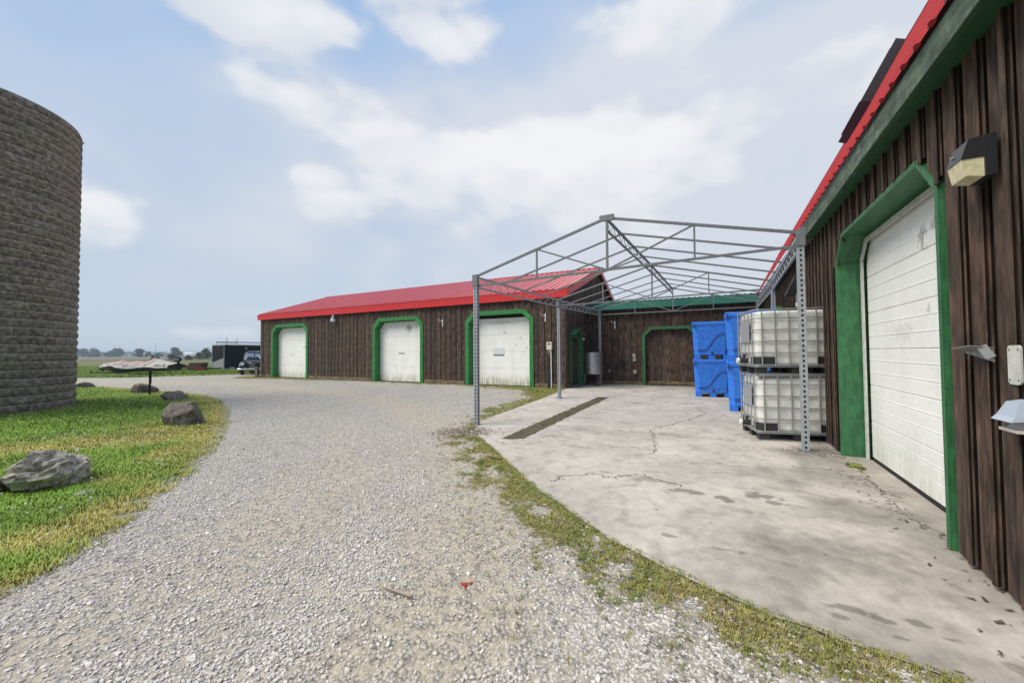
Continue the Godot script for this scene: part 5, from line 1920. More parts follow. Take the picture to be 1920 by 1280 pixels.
	o = thing("side_lamp", "small white double lamp beside the barn's side door", "lamp", Vector3(-5.62, 2.12, -17.2))
	for s in [-1, 1]:
		b = MB.new()
		b.tube(Vector3(0.04, 0, s * 0.05), Vector3(0.14, -0.05, s * 0.14), 0.03, 10, 0.055)
		part("head", b.done(), M.white_plain, o)
	part("plate", box_mesh(Vector3(0.04, 0.1, 0.1)), M.white_trim, o, place(0.02, 0, 0))
	# at the barn's far corner
	o = thing("corner_lamp", "small white two-headed lamp on the barn's far left corner", "lamp", Vector3(-26.9, 1.3, -15.3))
	for s in [[-0.12, 0.13], [0.18, -0.05]]:
		b = MB.new()
		b.tube(Vector3(0, 0.02, 0.05), Vector3(s[0], s[1], 0.12), 0.03, 8, 0.06)
		part("head", b.done(), M.white_plain, o)
	part("plate", box_mesh(Vector3(0.12, 0.12, 0.05)), M.galv, o, place(0, 0, 0.025))
	o = thing("wooden_post", "short weathered wooden post against the barn's far left corner", "post", Vector3(-26.85, -0.05, -15.1), 0.2)
	part("post", plank(0.26, 0.72, 0.14, 0.02), M.grey_wood, o)
	part("post_top", plank(0.22, 0.03, 0.10, 0.01), M.raw_wood, o, place(0, 0.718, 0.02))
	# thin black marker post on the lawn
	o = thing("marker_post", "thin black metal post with a small plate beside a boulder", "post", Vector3(-18.68, 0, -6.66), 0.6)
	b = MB.new()
	b.box(Vector3(0, 0.47, 0), Vector3(0.045, 0.94, 0.045))
	part("post", b.done(), M.black_paint, o)
	b = MB.new()
	b.box(Vector3(0.045, 0.68, 0.01), Vector3(0.035, 0.46, 0.012))
	part("plate", b.done(), M.rubber, o)
	# sticks and the sprayed mark
	b = MB.new()
	b.hexa([Vector3(-0.125, 0, -0.010), Vector3(0.115, 0, -0.012), Vector3(0.115, 0, 0.010), Vector3(-0.125, 0, 0.000), Vector3(-0.125, 0.006, -0.010), Vector3(0.115, 0.009, -0.012), Vector3(0.11, 0.009, 0.010), Vector3(-0.125, 0.008, 0.004)])
	o = solo("wood_scrap", b.done(), mat("pale_wood", lin(0.36, 0.29, 0.22), 0.85), "flat splintered piece of wood lying on the gravel in front", "wood")
	o.transform = Transform3D(Basis(Vector3.UP, 0.05), Vector3(-1.81, 0.018, -1.865))
	b = MB.new()
	b.path([Vector3(-2.98, 0.03, -4.86), Vector3(-2.86, 0.035, -4.80), Vector3(-2.72, 0.03, -4.80)], 0.013, 6, 0.009)
	solo("stick", b.done(), M.raw_wood, "short pale stick on the weeds at the slab's edge", "wood")
	var red := mat("spray_red", lin(0.55, 0.035, 0.03), 0.8)
	b = MB.new()
	var r := RandomNumberGenerator.new()
	r.seed = 4
	for seg in [[Vector2(-1.515, -2.135), Vector2(-1.455, -2.178)], [Vector2(-1.515, -2.135), Vector2(-1.46, -2.112)], [Vector2(-1.49, -2.15), Vector2(-1.477, -2.122)]]:
		for k in 22:
			var p: Vector2 = seg[0].lerp(seg[1], r.randf())
			p += Vector2(r.randfn(0, 0.003), r.randfn(0, 0.003))
			b.box(Vector3(p.x, 0.011, p.y), Vector3(r.randf_range(0.003, 0.006), 0.007, r.randf_range(0.003, 0.006)), Basis.from_euler(Vector3(r.randf(), r.randf() * 6.0, r.randf())))
	solo("paint_mark", b.done(), red, "red sprayed arrowhead mark on the gravel in front", "marking")

# ---------------------------------------------------------------- boulders
func boulder_mesh(seed_: int, s: Vector3, rough: float, layers: float) -> ArrayMesh:
	var n := noise(seed_, 0.9, 5)
	var n2 := noise(seed_ + 1, 2.6, 3)
	var sp := SphereMesh.new()
	sp.radial_segments = 56 if layers < 0.08 else 30
	sp.rings = 34 if layers < 0.08 else 20
	var arr := sp.get_mesh_arrays()
	var v: PackedVector3Array = arr[Mesh.ARRAY_VERTEX]
	var st := SurfaceTool.new()
	st.begin(Mesh.PRIMITIVE_TRIANGLES)
	st.set_smooth_group(0 if layers < 0.08 else -1)
	for i in v.size():
		var d := v[i].normalized()
		var q := Vector3(signf(d.x) * pow(absf(d.x), 0.8), signf(d.y) * pow(absf(d.y), 0.8), signf(d.z) * pow(absf(d.z), 0.8))
		var k := 1.0 + rough * n.get_noise_3dv(d * 1.3) + 0.35 * rough * n2.get_noise_3dv(d * 1.6)
		# facets: planes shaved off
		for f in 5:
			var pl := Vector3(sin(f * 2.1 + seed_), cos(f * 1.3 + seed_ * 0.7) * 0.7 + 0.2, cos(f * 2.9 + seed_)).normalized()
			var h := q.dot(pl) * k
			if h > 0.72:
				k -= (h - 0.72) * 0.65
		if layers > 0.0:
			var ly := d.y * 5.0 + d.x * 1.1 + n.get_noise_3dv(d * 2.0) * 2.2
			k += layers * (absf(fposmod(ly, 1.0) - 0.5) - 0.25)
		st.add_vertex(q * k * s + Vector3(0, s.y * 0.55, 0))
	for i in arr[Mesh.ARRAY_INDEX]:
		st.add_index(i)
	st.generate_normals()
	return st.commit()

func make_boulders():
	var spec := [
		[Vector3(-10.22, 0, -4.22), Vector3(0.385, 0.32, 0.33), 11, 0.30, 0.0, "boulder1", "big rounded grey boulder on the lawn near the gravel's bend"],
		[Vector3(-15.95, 0, -6.32), Vector3(0.37, 0.20, 0.30), 23, 0.32, 0.0, "boulder0", "low pale speckled boulder between the rounded boulder and the black post"],
		[Vector3(-20.2, 0, -7.02), Vector3(0.42, 0.25, 0.33), 31, 0.28, 0.05, "boulder1", "sloping grey boulder behind the thin black post"],
		[Vector3(-26.1, 0, -6.98), Vector3(0.32, 0.18, 0.26), 47, 0.3, 0.05, "boulder1", "low dark boulder beside the far edge of the tower"],
		[Vector3(-6.83, 0, -1.56), Vector3(0.30, 0.25, 0.37), 53, 0.42, 0.30, "boulder2", "large jagged layered pale rock at the left foreground"],
		[Vector3(-6.92, 0, -0.98), Vector3(0.25, 0.16, 0.25), 61, 0.3, 0.10, "boulder0", "darker rock cut by the photo's left edge, against the jagged one"],
		[Vector3(-6.05, 0, -1.62), Vector3(0.06, 0.035, 0.12), 67, 0.25, 0.08, "boulder2", "flat stone sliver in the grass before the jagged rock"]]
	for s in spec:
		var o := solo("boulder", boulder_mesh(s[2], s[1], s[3], s[4]), M[s[5]], s[6], "boulder", "boulders along the lawn")
		o.position = s[0]
		o.rotation.y = s[2] * 0.37 if s[2] != 53 else 0.15

# ---------------------------------------------------------------- things across the drive
func make_boat():
	var turn := deg_to_rad(27.9)
	var at := Vector3(-42.2, 0, -14.4)
	var tr := thing("boat_trailer", "low black boat trailer with a jack stand under the covered boat", "trailer", at, turn)
	var b := MB.new()
	b.bar(Vector3(-4.1, 0.10, 0), Vector3(-2.2, 0.14, 0), 0.07, 0.07)
	b.bar(Vector3(-2.2, 0.14, 0), Vector3(2.6, 0.10, 0.62), 0.06, 0.08)
	b.bar(Vector3(-2.2, 0.14, 0), Vector3(2.6, 0.10, -0.62), 0.06, 0.08)
	part("frame", b.done(), M.black_paint, tr)
	b = MB.new()
	b.tube(Vector3(-3.98, 0.0, 0.05), Vector3(-3.98, 0.34, 0.05), 0.03, 8)
	part("coupler_stand", b.done(), M.black_paint, tr)
	b = MB.new()
	b.bar(Vector3(-3.05, 0.24, 0), Vector3(-2.95, 0.62, 0), 0.12, 0.14)
	b.box(Vector3(-3.02, 0.40, 0.05), Vector3(0.42, 0.12, 0.2))
	part("winch_stand", b.done(), M.black_paint, tr)
	for s in [-1, 1]:
		b = MB.new()
		b.tube(Vector3(1.3, 0.22, s * 0.70), Vector3(1.3, 0.22, s * 0.86), 0.25, 20)
		part("wheel", b.done(), M.rubber, tr)
	var o := thing("motor_boat", "low motor boat under a sagging pinkish-grey cover in the grass", "boat", at, turn)
	# hull
	var rings := []
	for s in [[-3.1, 0.03, 0.60, 0.46], [-2.6, 0.55, 0.58, 0.26], [-1.8, 0.88, 0.56, 0.12], [-0.8, 1.0, 0.55, 0.05], [0.6, 1.03, 0.55, 0.05], [2.0, 0.98, 0.53, 0.07], [2.7, 0.90, 0.53, 0.10]]:
		var w: float = s[1]
		rings.append([Vector3(s[0], s[2] + 0.08, w), Vector3(s[0], s[2] - 0.12, w * 0.97), Vector3(s[0], lerpf(s[3], s[2], 0.35), w * 0.80), Vector3(s[0], s[3], 0.0), Vector3(s[0], lerpf(s[3], s[2], 0.35), -w * 0.80), Vector3(s[0], s[2] - 0.12, -w * 0.97), Vector3(s[0], s[2] + 0.08, -w)])
	b = MB.new()
	b.loft(rings, true, true, false)
	part("hull", b.done(), M.hull, o)
	# cover: tent-like humps and sags, its skirt hanging in swags
	var n := noise(401, 1.7, 3)
	rings = []
	var reds := []
	var keys := [[-3.22, 0.74, 0.12, 0.60], [-2.9, 0.86, 0.40, 0.56], [-2.3, 0.93, 0.78, 0.60], [-1.45, 1.08, 1.0, 0.68], [-0.85, 0.92, 1.06, 0.52], [-0.2, 1.03, 1.08, 0.44], [0.35, 0.90, 1.08, 0.46], [0.8, 1.02, 1.08, 0.52], [1.27, 1.27, 1.07, 0.56], [1.7, 1.13, 1.06, 0.54], [2.3, 0.96, 1.05, 0.46], [3.05, 0.80, 0.98, 0.48]]
	for i in 45:
		var x := lerpf(-3.22, 3.05, i / 44.0)
		var k := 0
		while k < keys.size() - 2 and x > keys[k + 1][0]:
			k += 1
		var f := smoothstep(keys[k][0], keys[k + 1][0], x)
		var top: float = lerpf(keys[k][1], keys[k + 1][1], f)
		var hw: float = lerpf(keys[k][2], keys[k + 1][2], f)
		var low: float = lerpf(keys[k][3], keys[k + 1][3], f)
		var ring := []
		for j in 15:
			var u := lerpf(-1.0, 1.0, j / 14.0)
			var a := absf(u)
			var z := u * hw * 1.02
			var y := lerpf(top, 0.70, smoothstep(0.0, 0.86, a))
			if a > 0.86:
				z = signf(u) * hw * (1.0 + 0.05 * (a - 0.86))
				y = lerpf(0.70, low, (a - 0.86) / 0.14)
			y += 0.035 * n.get_noise_2d(x * 2.6, u * 1.5) * (1.0 if a < 0.95 else 0.4)
			z += 0.05 * n.get_noise_2d(x * 3.5 + 30.0, u * 0.6) * a
			ring.append(Vector3(x, y, z))
		rings.append(ring)
	var main := []
	for r in rings:
		main.append(r.slice(0, 15))
	b = MB.new()
	b.loft(main, false, false)
	part("cover", b.done(), M.tarp, o)
	# faded red panel along the middle of the cover
	var mid := []
	for r in rings.slice(2, 34):
		var q := []
		for p in r.slice(5, 13):
			q.append(p + Vector3(0, 0.008, 0))
		mid.append(q)
	b = MB.new()
	b.loft(mid, false, false)
	part("cover_panel", b.done(), M.tarp_red, o)
	for x in [-0.25, 1.25, 2.7]:
		b = MB.new()
		b.path([Vector3(x, 0.80, 0.75), Vector3(x, 0.66, 1.12), Vector3(x - 0.05, 0.42, 1.10), Vector3(x - 0.12, 0.24, 0.8)], 0.02, 5)
		part("strap", b.done(), M.rubber, o)
	var m := group_part("outboard_motor", o, place(2.55, 0.0, -0.55))
	b = MB.new()
	b.loft([round3(0.30, 0.22, 0.95), round3(0.62, 0.36, 1.0), round3(0.66, 0.38, 1.16), round3(0.58, 0.34, 1.27), round3(0.40, 0.22, 1.30)])
	part("cowling", b.done(), M.black_paint, m)
	part("band", box_mesh(Vector3(0.50, 0.035, 0.39)), M.white_plain, m, place(0.05, 1.12, 0))
	part("leg", box_mesh(Vector3(0.14, 0.75, 0.12)), M.black_paint, m, place(0.12, 0.62, 0))

func round3(w: float, d: float, y: float) -> Array:
	var out := []
	for p in round_rect(w, d, minf(w, d) * 0.4, 4):
		out.append(Vector3(p.x, y, p.y))
	return out

func make_trailer():
	var o := thing("enclosed_trailer", "long black enclosed trailer with grey lower nose panel and roof rack", "trailer", Vector3(-38.3, 0, -18.7), deg_to_rad(86.9))
	var L := 6.6
	var W := 2.2
	var y0 := 0.24
	var y1 := 2.30
	part("body", box_mesh(Vector3(L, y1 - y0, W)), M.black_paint, o, place(L / 2, (y0 + y1) / 2, -W / 2))
	part("roof_cap", box_mesh(Vector3(L + 0.06, 0.09, W + 0.06)), M.trailer_grey, o, place(L / 2, y1 + 0.045, -W / 2))
	for z in [0.0, -W]:
		part("corner_trim", box_mesh(Vector3(0.07, y1 - y0, 0.07)), M.trailer_grey if z == -W else M.galv_dark, o, place(0.0, (y0 + y1) / 2, z))
	var b := MB.new()
	b.hexa([Vector3(-0.02, y0, 0.0), Vector3(-0.02, y0, -W), Vector3(-0.02, y0 + 0.55, -W), Vector3(-0.02, y0 + 0.98, 0), Vector3(0.01, y0, 0.0), Vector3(0.01, y0, -W), Vector3(0.01, y0 + 0.55, -W), Vector3(0.01, y0 + 0.98, 0)])
	part("stone_guard", b.done(), M.trailer_grey, o)
	part("side_rail", box_mesh(Vector3(L, 0.09, 0.05)), M.trailer_grey, o, place(L / 2, y0 + 0.03, 0.02))
	part("rear_light", box_mesh(Vector3(0.5, 0.12, 0.03)), M.red_plastic, o, place(1.7, y0 + 0.06, 0.055))
	part("side_light", box_mesh(Vector3(0.3, 0.08, 0.03)), M.white_plain, o, place(0.6, y0 + 0.10, 0.055))
	part("side_window", box_mesh(Vector3(1.0, 0.42, 0.02)), M.rubber, o, place(4.3, 1.45, 0.008))
	# worn white letter near the top of the side
	var tm := TextMesh.new()
	var sf := SystemFont.new()
	sf.font_names = PackedStringArray(["Droid Sans"])
	sf.font_weight = 700
	tm.font = sf
	tm.text = "R"
	tm.font_size = 32
	tm.pixel_size = 0.0105
	tm.depth = 0.01
	part("letter", tm, M.trailer_grey, o, place(1.75, 2.02, 0.01))
	for x in [3.1, 4.0]:
		b = MB.new()
		b.tube(Vector3(x, 0.33, -0.03), Vector3(x, 0.33, -0.25), 0.33, 20)
		part("wheel", b.done(), M.rubber, o)
	# hitch with red coupler and jack
	b = MB.new()
	b.bar(Vector3(0, 0.30, -0.3), Vector3(-1.25, 0.30, -W / 2), 0.07, 0.09)
	b.bar(Vector3(0, 0.30, -W + 0.3), Vector3(-1.25, 0.30, -W / 2), 0.07, 0.09)
	part("drawbar", b.done(), M.black_paint, o)
	b = MB.new()
	b.bar(Vector3(-1.0, 0.34, -W / 2 + 0.1), Vector3(-1.65, 0.36, -W / 2 + 0.1), 0.14, 0.13)
	part("coupler", b.done(), M.red_plastic, o)
	b = MB.new()
	b.tube(Vector3(-0.95, 0.0, -W / 2 + 0.25), Vector3(-0.95, 0.75, -W / 2 + 0.25), 0.04, 8)
	b.tube(Vector3(-1.6, 0.0, -W / 2), Vector3(-1.6, 0.36, -W / 2), 0.035, 8)
	part("jack", b.done(), M.black_paint, o)
	for x in [0.25, 1.05, 5.5]:
		b = MB.new()
		b.tube(Vector3(x, y1 + 0.09, -0.15), Vector3(x, y1 + (0.72 if x < 2.0 else 0.3), -0.15), 0.022, 6)
		b.tube(Vector3(x, y1 + 0.24, -0.15), Vector3(x, y1 + 0.24, -W + 0.15), 0.022, 6)
		b.tube(Vector3(x, y1 + 0.09, -W + 0.15), Vector3(x, y1 + 0.3, -W + 0.15), 0.022, 6)
		part("rack_bar", b.done(), M.galv_dark, o)
	var la := thing("ladder", "metal ladder lying along the black trailer's roof rack", "ladder", o.position, o.rotation.y)
	for z in [-0.30, -0.70]:
		b = MB.new()
		b.bar(Vector3(-0.35, y1 + 0.30, z), Vector3(6.3, y1 + 0.30, z), 0.03, 0.075)
		part("rail", b.done(), M.galv, la)
	for k in 20:
		b = MB.new()
		b.tube(Vector3(-0.2 + 0.33 * k, y1 + 0.30, -0.30), Vector3(-0.2 + 0.33 * k, y1 + 0.30, -0.70), 0.016, 6)
		part("rung", b.done(), M.galv, la)

func make_car():
	var o := thing("vintage_car", "dark vintage car with chrome bumper, half hidden behind the barn corner", "car", Vector3(-30.45, 0, -16.75), deg_to_rad(57))
	var b := MB.new()
	var sec := func(z: float, hw: float, y0: float, y1: float, sq: float) -> Array:
		var ring := []
		for k in 20:
			var a := TAU * k / 20
			var c := cos(a)
			var s := sin(a)
			ring.append(Vector3(signf(c) * pow(absf(c), sq) * hw, (y0 + y1) / 2 + signf(s) * pow(absf(s), sq) * (y1 - y0) / 2, z))
		return ring
	b.loft([sec.call(-0.02, 0.16, 0.50, 0.86, 0.7), sec.call(-0.12, 0.30, 0.45, 1.00, 0.7), sec.call(-0.6, 0.42, 0.42, 1.07, 0.7), sec.call(-1.3, 0.58, 0.40, 1.13, 0.65), sec.call(-1.5, 0.64, 0.38, 1.15, 0.6)])
	part("hood", b.done(), M.car_paint, o)
	b = MB.new()
	b.loft([sec.call(-1.35, 0.66, 0.35, 1.14, 0.5), sec.call(-1.42, 0.70, 0.35, 1.24, 0.5), sec.call(-1.85, 0.72, 0.35, 1.68, 0.55), sec.call(-2.2, 0.76, 0.35, 1.78, 0.55), sec.call(-3.3, 0.77, 0.35, 1.78, 0.55), sec.call(-4.2, 0.72, 0.38, 1.62, 0.6), sec.call(-4.7, 0.55, 0.42, 1.20, 0.7)])
	part("cab", b.done(), M.car_paint, o)
	for s in [-1, 1]:
		b = MB.new()
		var rings := []
		for k in 11:
			var a := PI * k / 10.0
			var z := -0.72 + cos(a) * 0.74
			var y := 0.36 + sin(a) * 0.52
			var ring := []
			for j in 10:
				var t := TAU * j / 10
				ring.append(Vector3(s * 0.66 + cos(t) * 0.20, y + sin(t) * 0.10, z))
			rings.append(ring)
		b.loft(rings)
		part("fender", b.done(), M.car_paint, o)
		b = MB.new()
		b.tube(Vector3(s * 0.62, 0.80, -0.30), Vector3(s * 0.62, 0.80, 0.02), 0.07, 14, 0.115)
		part("headlight", b.done(), M.chrome, o)
		b = MB.new()
		b.tube(Vector3(s * 0.62, 0.80, 0.02), Vector3(s * 0.62, 0.80, 0.05), 0.10, 14, 0.06)
		part("headlight_glass", b.done(), M.white_plain, o)
		for z in [-0.72, -3.7]:
			b = MB.new()
			b.tube(Vector3(s * 0.58, 0.33, z), Vector3(s * 0.78, 0.33, z), 0.33, 20)
			part("wheel", b.done(), M.rubber, o)
		b = MB.new()
		b.hexa([Vector3(s * 0.03, 1.20, -1.425), Vector3(s * 0.58, 1.20, -1.46), Vector3(s * 0.50, 1.56, -1.75), Vector3(s * 0.03, 1.58, -1.70), Vector3(s * 0.03, 1.20, -1.395), Vector3(s * 0.58, 1.20, -1.43), Vector3(s * 0.50, 1.56, -1.72), Vector3(s * 0.03, 1.58, -1.67)])
		part("windscreen", b.done(), M.car_glass, o)
		b = MB.new()
		b.box(Vector3(s * 0.45, 0.46, 0.20), Vector3(0.07, 0.22, 0.06))
		part("overrider", b.done(), M.chrome, o)
	b = MB.new()
	b.path([Vector3(-0.88, 0.44, 0.0), Vector3(-0.78, 0.44, 0.13), Vector3(-0.4, 0.44, 0.18), Vector3(0.4, 0.44, 0.18), Vector3(0.78, 0.44, 0.13), Vector3(0.88, 0.44, 0.0)], 0.06, 8)
	part("bumper", b.done(), M.chrome, o)
	for k in 5:
		part("grille_bar", box_mesh(Vector3(0.36 - 0.03 * k, 0.022, 0.03)), M.chrome, o, place(0, 0.86 - 0.075 * k, 0.0 + 0.012 * k))
	part("number_plate", box_mesh(Vector3(0.34, 0.13, 0.02)), M.galv_dark, o, place(0, 0.58, 0.06))
	part("roof_lamp", box_mesh(Vector3(0.1, 0.08, 0.1)), M.chrome, o, place(0.2, 1.70, -1.78))

func make_yard_things():
	var p := thing("pallet", "bottom wooden pallet of the brown stack beyond the boat", "pallet", Vector3(-44.6, 0, -19.4), deg_to_rad(35), "wooden pallets stacked beyond the boat")
	for k in 6:
		part("slat", box_mesh(Vector3(0.14, 0.022, 1.0)), M.raw_wood, p, place(-0.5 + 0.2 * k, 0.135, 0))
	for z in [-0.45, 0.0, 0.45]:
		part("stringer", box_mesh(Vector3(1.15, 0.1, 0.05)), M.raw_wood, p, place(0, 0.073, z))
	for x in [-0.5, 0.0, 0.5]:
		part("slat", box_mesh(Vector3(0.12, 0.02, 1.0)), M.raw_wood, p, place(x, 0.011, 0))
	var names_ := ["second pallet from the bottom of the brown stack beyond the boat", "third pallet from the bottom of the brown stack beyond the boat", "fourth pallet from the bottom of the brown stack beyond the boat", "top wooden pallet of the brown stack beyond the boat"]
	for k in 4:
		dup(p, names_[k], Vector3(-44.6 + 0.05 * k, 0.152 * (k + 1), -19.4 - 0.04 * k), deg_to_rad(35 + 4 * sin(k * 2.0)))
	var g := dup(p, "grey weathered pallet left of the brown stack, the lower one", Vector3(-46.0, 0.0, -18.8), deg_to_rad(15))
	for c in g.get_children():
		c.material_override = M.grey_wood
	dup(g, "grey weathered pallet leaning on top of another left of the brown stack", Vector3(-46.0, 0.25, -18.8), deg_to_rad(22)).rotation.z = 0.12
	var f := thing("wire_panel", "square wire mesh panel standing in grass left of the pallets", "fence panel", Vector3(-47.6, 0, -18.1), deg_to_rad(27.9))
	for k in 7:
		var b := MB.new()
		b.tube(Vector3(-0.75 + 0.25 * k, 0, 0), Vector3(-0.75 + 0.25 * k, 1.15, 0), 0.016, 5)
		part("upright_wire", b.done(), M.galv, f)
	for k in 5:
		var b := MB.new()
		b.tube(Vector3(-0.75, 0.1 + 0.26 * k, 0), Vector3(0.75, 0.1 + 0.26 * k, 0), 0.014, 5)
		part("cross_wire", b.done(), M.galv, f)

# ---------------------------------------------------------------- trees and the far edge
func crown_mesh(seed_: int, w: float, h: float, n: int, leaf: float, clumps := 14) -> ArrayMesh:
	var r := RandomNumberGenerator.new()
	r.seed = seed_
	var b := MB.new()
	var cl := []
	for k in clumps:
		var a := r.randf() * TAU
		var y := r.randf()
		var rad := (1.0 - absf(y - 0.36) * 1.1) * 0.36 * sqrt(r.randf())
		cl.append([Vector3(cos(a) * rad * w, (0.06 + 0.80 * y) * h, sin(a) * rad * w), r.randf_range(0.16, 0.27) * minf(w, h * 1.2)])
	for k in n:
		var c: Array = cl[r.randi() % clumps]
		var d := Vector3(r.randfn(), r.randfn(), r.randfn()).normalized()
		var p: Vector3 = c[0] + d * Vector3(1.15, 0.85, 1.15) * c[1] * (0.55 + 0.5 * r.randf())
		var n1 := (d + Vector3(r.randfn(), r.randfn(), r.randfn()) * 0.6).normalized()
		var t := n1.cross(Vector3(0.3, 1, 0.2)).normalized() * leaf * r.randf_range(0.6, 1.3)
		var u := n1.cross(t).normalized() * leaf * r.randf_range(0.5, 1.0)
		b.quad(p - t, p - u * 0.7, p + t, p + u * 0.7, n1)
	return b.done()

func tree(called: String, label: String, at: Vector3, w: float, h: float, seed_: int, m: Material, n := 900, trunk := 0.22, grp := "", leaf := 0.32):
	var o := thing(called, label, "tree" if called.ends_with("tree") else "bush", at, 0.0, grp)
	var b := MB.new()
	b.tube(Vector3(0, -0.1, 0), Vector3(0.05 * w, h * 0.55, 0), 0.035 * h, 8, 0.012 * h)
	for k in 4:
		var a := k * 1.7 + seed_
		b.tube(Vector3(0, h * 0.28, 0), Vector3(cos(a) * w * 0.27, h * 0.6, sin(a) * w * 0.27), 0.016 * h, 6, 0.006 * h)
	part("trunk", b.done(), M.bark, o)
	part("crown", crown_mesh(seed_, w, h * (1.0 - trunk), n, leaf), m, o, place(0, h * trunk * 0.85, 0))

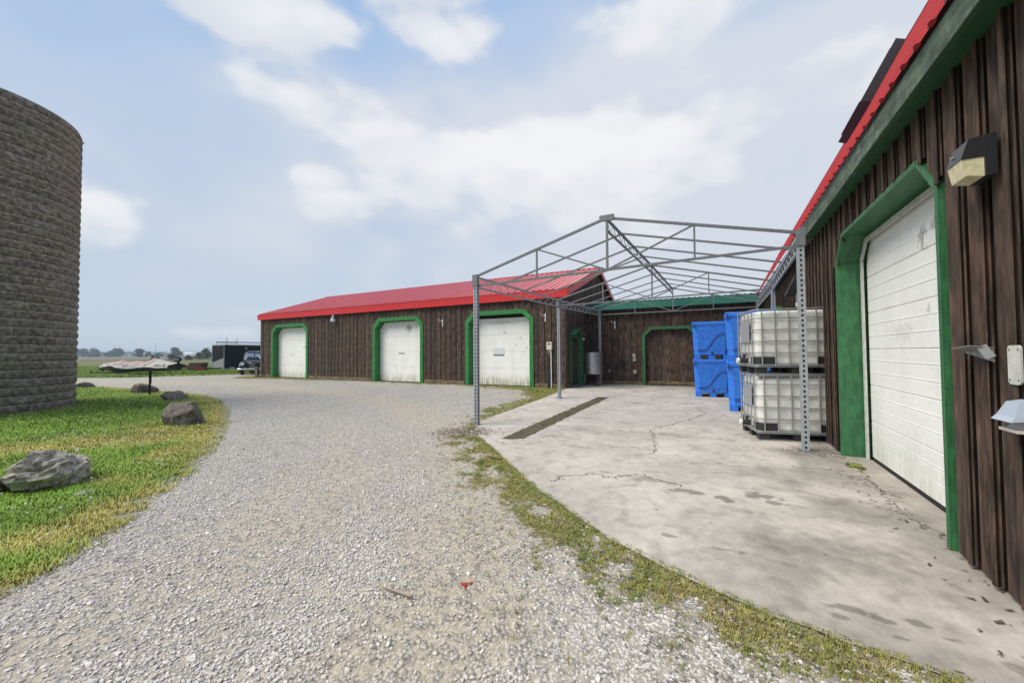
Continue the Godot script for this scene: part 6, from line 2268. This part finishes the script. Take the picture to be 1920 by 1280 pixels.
func make_far():
	var R := Vector3(0.884, 0, -0.468)
	var F := Vector3(-0.468, 0, -0.8835)
	var labels := ["leftmost tree of the far grove, beside the tower", "second tree from the left in the far grove", "middle tree of the far grove at the field's end", "fourth tree from the left in the far grove", "fifth and fullest tree of the far grove", "rightmost tree of the far grove, standing a little apart"]
	var xs := [-438.0, -451.0 + 20.0, -424.0, -416.0, -409.0, -401.0]
	xs = [-459.0, -450.0, -441.0, -432.0, -424.0, -416.0, ]
	for k in 6:
		tree("grove_tree", labels[k], R * xs[k] + F * (422.0 + 5.0 * sin(k * 2.3)), 12.5, 8.2 + 1.2 * sin(k * 1.7 + 0.5), 500 + k, M.leaf2, 1300, 0.0, "trees of the far grove", 0.75)
	tree("lone_tree", "small round lone tree at the ploughed field's right end", R * -283.0 + F * 300.0, 9.0, 6.3, 521, M.leaf2, 1500, 0.10, "", 0.45)
	tree("lone_tree", "broad lone tree right of the outboard motor, on the crop field", R * -254.0 + F * 298.0, 10.5, 7.2, 533, M.leaf2, 1900, 0.10, "", 0.45)
	tree("tall_bush", "tall leafy bush rising at the left edge of the black trailer", R * -108.0 + F * 140.0, 4.4, 4.1, 541, M.leaf, 900, 0.0, "", 0.24)
	tree("tall_bush", "lower bush left of the tall one by the black trailer", R * -112.5 + F * 142.0, 3.4, 2.6, 547, M.leaf, 600, 0.0, "", 0.24)
	var hl := ["hedge bush farthest left above the covered boat", "second hedge bush from the left above the covered boat", "third hedge bush from the left above the covered boat", "hedge bush right of the others, by the outboard motor"]
	for k in 4:
		tree("hedge_bush", hl[k], R * (-112.0 + 3.6 * k) + F * (124.0 + 2.0 * sin(k * 2.0)), 4.6, 1.5 + 0.35 * sin(k * 1.9), 551 + k, M.leaf, 700, 0.0, "hedge bushes above the boat", 0.2)
	var ml := ["low dark tree between the two lone trees, nearer the left one", "low dark tree between the two lone trees, the middle one", "low dark tree between the two lone trees, nearer the right one", "low dark tree right of the broad lone tree", "low tree just left of the trailer's tall bush"]
	for k in 5:
		tree("distant_tree", ml[k], R * [-318.0, -308.0, -297.0, -270.0, -258.0][k] + F * 345.0, 10.0, 4.2 + 0.8 * sin(k * 2.7), 561 + k, M.leaf2, 700, 0.0, "low trees along the crop field", 0.5)
	# the hazy wooded horizon, one mass
	var r := RandomNumberGenerator.new()
	r.seed = 77
	var b := MB.new()
	for k in 9000:
		var s := r.randf_range(-1.55, 1.4)
		var d := r.randf_range(760.0, 860.0)
		var hh := 6.0 + 4.5 * noise_h.get_noise_2d(s * 40.0, 0.0) + 3.0 * noise_h.get_noise_2d(s * 160.0, 9.0)
		var p := R * s * d + F * d + Vector3(0, r.randf() * maxf(2.0, hh), 0)
		var n := Vector3(r.randfn(), r.randfn(), r.randfn()).normalized()
		var t := n.cross(Vector3(0.3, 1, 0.2)).normalized() * r.randf_range(1.2, 2.8)
		var u := n.cross(t).normalized() * r.randf_range(0.9, 1.8)
		b.quad(p - t, p - u, p + t, p + u, n)
	solo("far_woodland", b.done(), M.leaf2, "hazy wooded line along the whole horizon", "woodland", "", "stuff")
	# long white glasshouses and a mast
	var gh := ["left-hand long white glasshouse on the horizon", "right-hand long white glasshouse on the horizon", "small white glasshouse farthest right on the horizon"]
	for k in 3:
		var w: float = [13.0, 20.0, 9.0][k]
		var o := thing("glasshouse", gh[k], "glasshouse", R * [-650.0, -578.0, -560.0][k] + F * 705.0, deg_to_rad(27.9), "white glasshouses on the horizon")
		part("wall", box_mesh(Vector3(w, 4.0, 8.0)), M.white_plain, o, place(0, 2.0, 0))
		var rb := MB.new()
		rb.hexa([Vector3(-w / 2, 4.0, -4), Vector3(w / 2, 4.0, -4), Vector3(w / 2, 4.0, 4), Vector3(-w / 2, 4.0, 4), Vector3(-w / 2, 6.0, -0.2), Vector3(w / 2, 6.0, -0.2), Vector3(w / 2, 6.0, 0.2), Vector3(-w / 2, 6.0, 0.2)])
		part("roof", rb.done(), M.white_plain, o)
	var mb := MB.new()
	var mp := R * -541.0 + F * 600.0
	for k in 3:
		var a := TAU * k / 3
		mb.tube(mp + Vector3(cos(a), 0, sin(a)) * 0.5, mp + Vector3(cos(a) * 0.12, 19.0, sin(a) * 0.12), 0.09, 5)
	for k in 14:
		mb.box(mp + Vector3(0, 1.3 * k + 0.6, 0), Vector3(0.8 - 0.045 * k, 0.08, 0.8 - 0.045 * k))
	solo("radio_mast", mb.done(), M.galv_dark, "thin lattice radio mast on the horizon above the boat", "mast")

var noise_h := noise(600, 0.05, 3)

# ---------------------------------------------------------------- build
func _ready():
	rng.seed = 20240611
	# camera, measured from the photograph: slight upward pitch, a touch of roll
	var cam := Camera3D.new()
	cam.name = "camera"
	cam.fov = 81.64
	cam.near = 0.05
	cam.far = 6000.0
	add_child(cam)
	cam.transform = Transform3D(Basis(Vector3(0.88373, -0.0073, -0.46794), Vector3(0.01955, 0.99958, 0.02133), Vector3(0.46759, -0.02799, 0.8835)), Vector3(0, 1.5, 0))
	var env := Environment.new()
	env.background_mode = Environment.BG_SKY
	var sky := Sky.new()
	sky.sky_material = make_sky()
	env.sky = sky
	env.tonemap_mode = Environment.TONE_MAPPER_LINEAR
	env.tonemap_exposure = EXPO
	env.sdfgi_enabled = true
	env.ssao_enabled = true
	env.ssil_enabled = true
	env.fog_enabled = true
	env.fog_density = 0.0006
	env.fog_light_color = Color(0.78, 0.84, 0.90)
	var we := WorldEnvironment.new()
	we.name = "world_environment"
	we.environment = env
	add_child(we)
	var sun := DirectionalLight3D.new()
	sun.name = "sun"
	sun.light_energy = 1.04
	sun.light_angular_distance = 38.0
	sun.light_color = Color(1.0, 0.97, 0.92)
	sun.shadow_enabled = true
	add_child(sun)
	sun.look_at_from_position(Vector3(-6.2, 10.0, 5.8), Vector3.ZERO)
	make_materials()
	make_ground()
	make_silo()
	make_barn()
	make_link()
	make_shed()
	make_far()
	make_canopy()
	make_stacks()
	make_boulders()
	make_boat()
	make_trailer()
	make_car()
	make_yard_things()
	make_fittings()
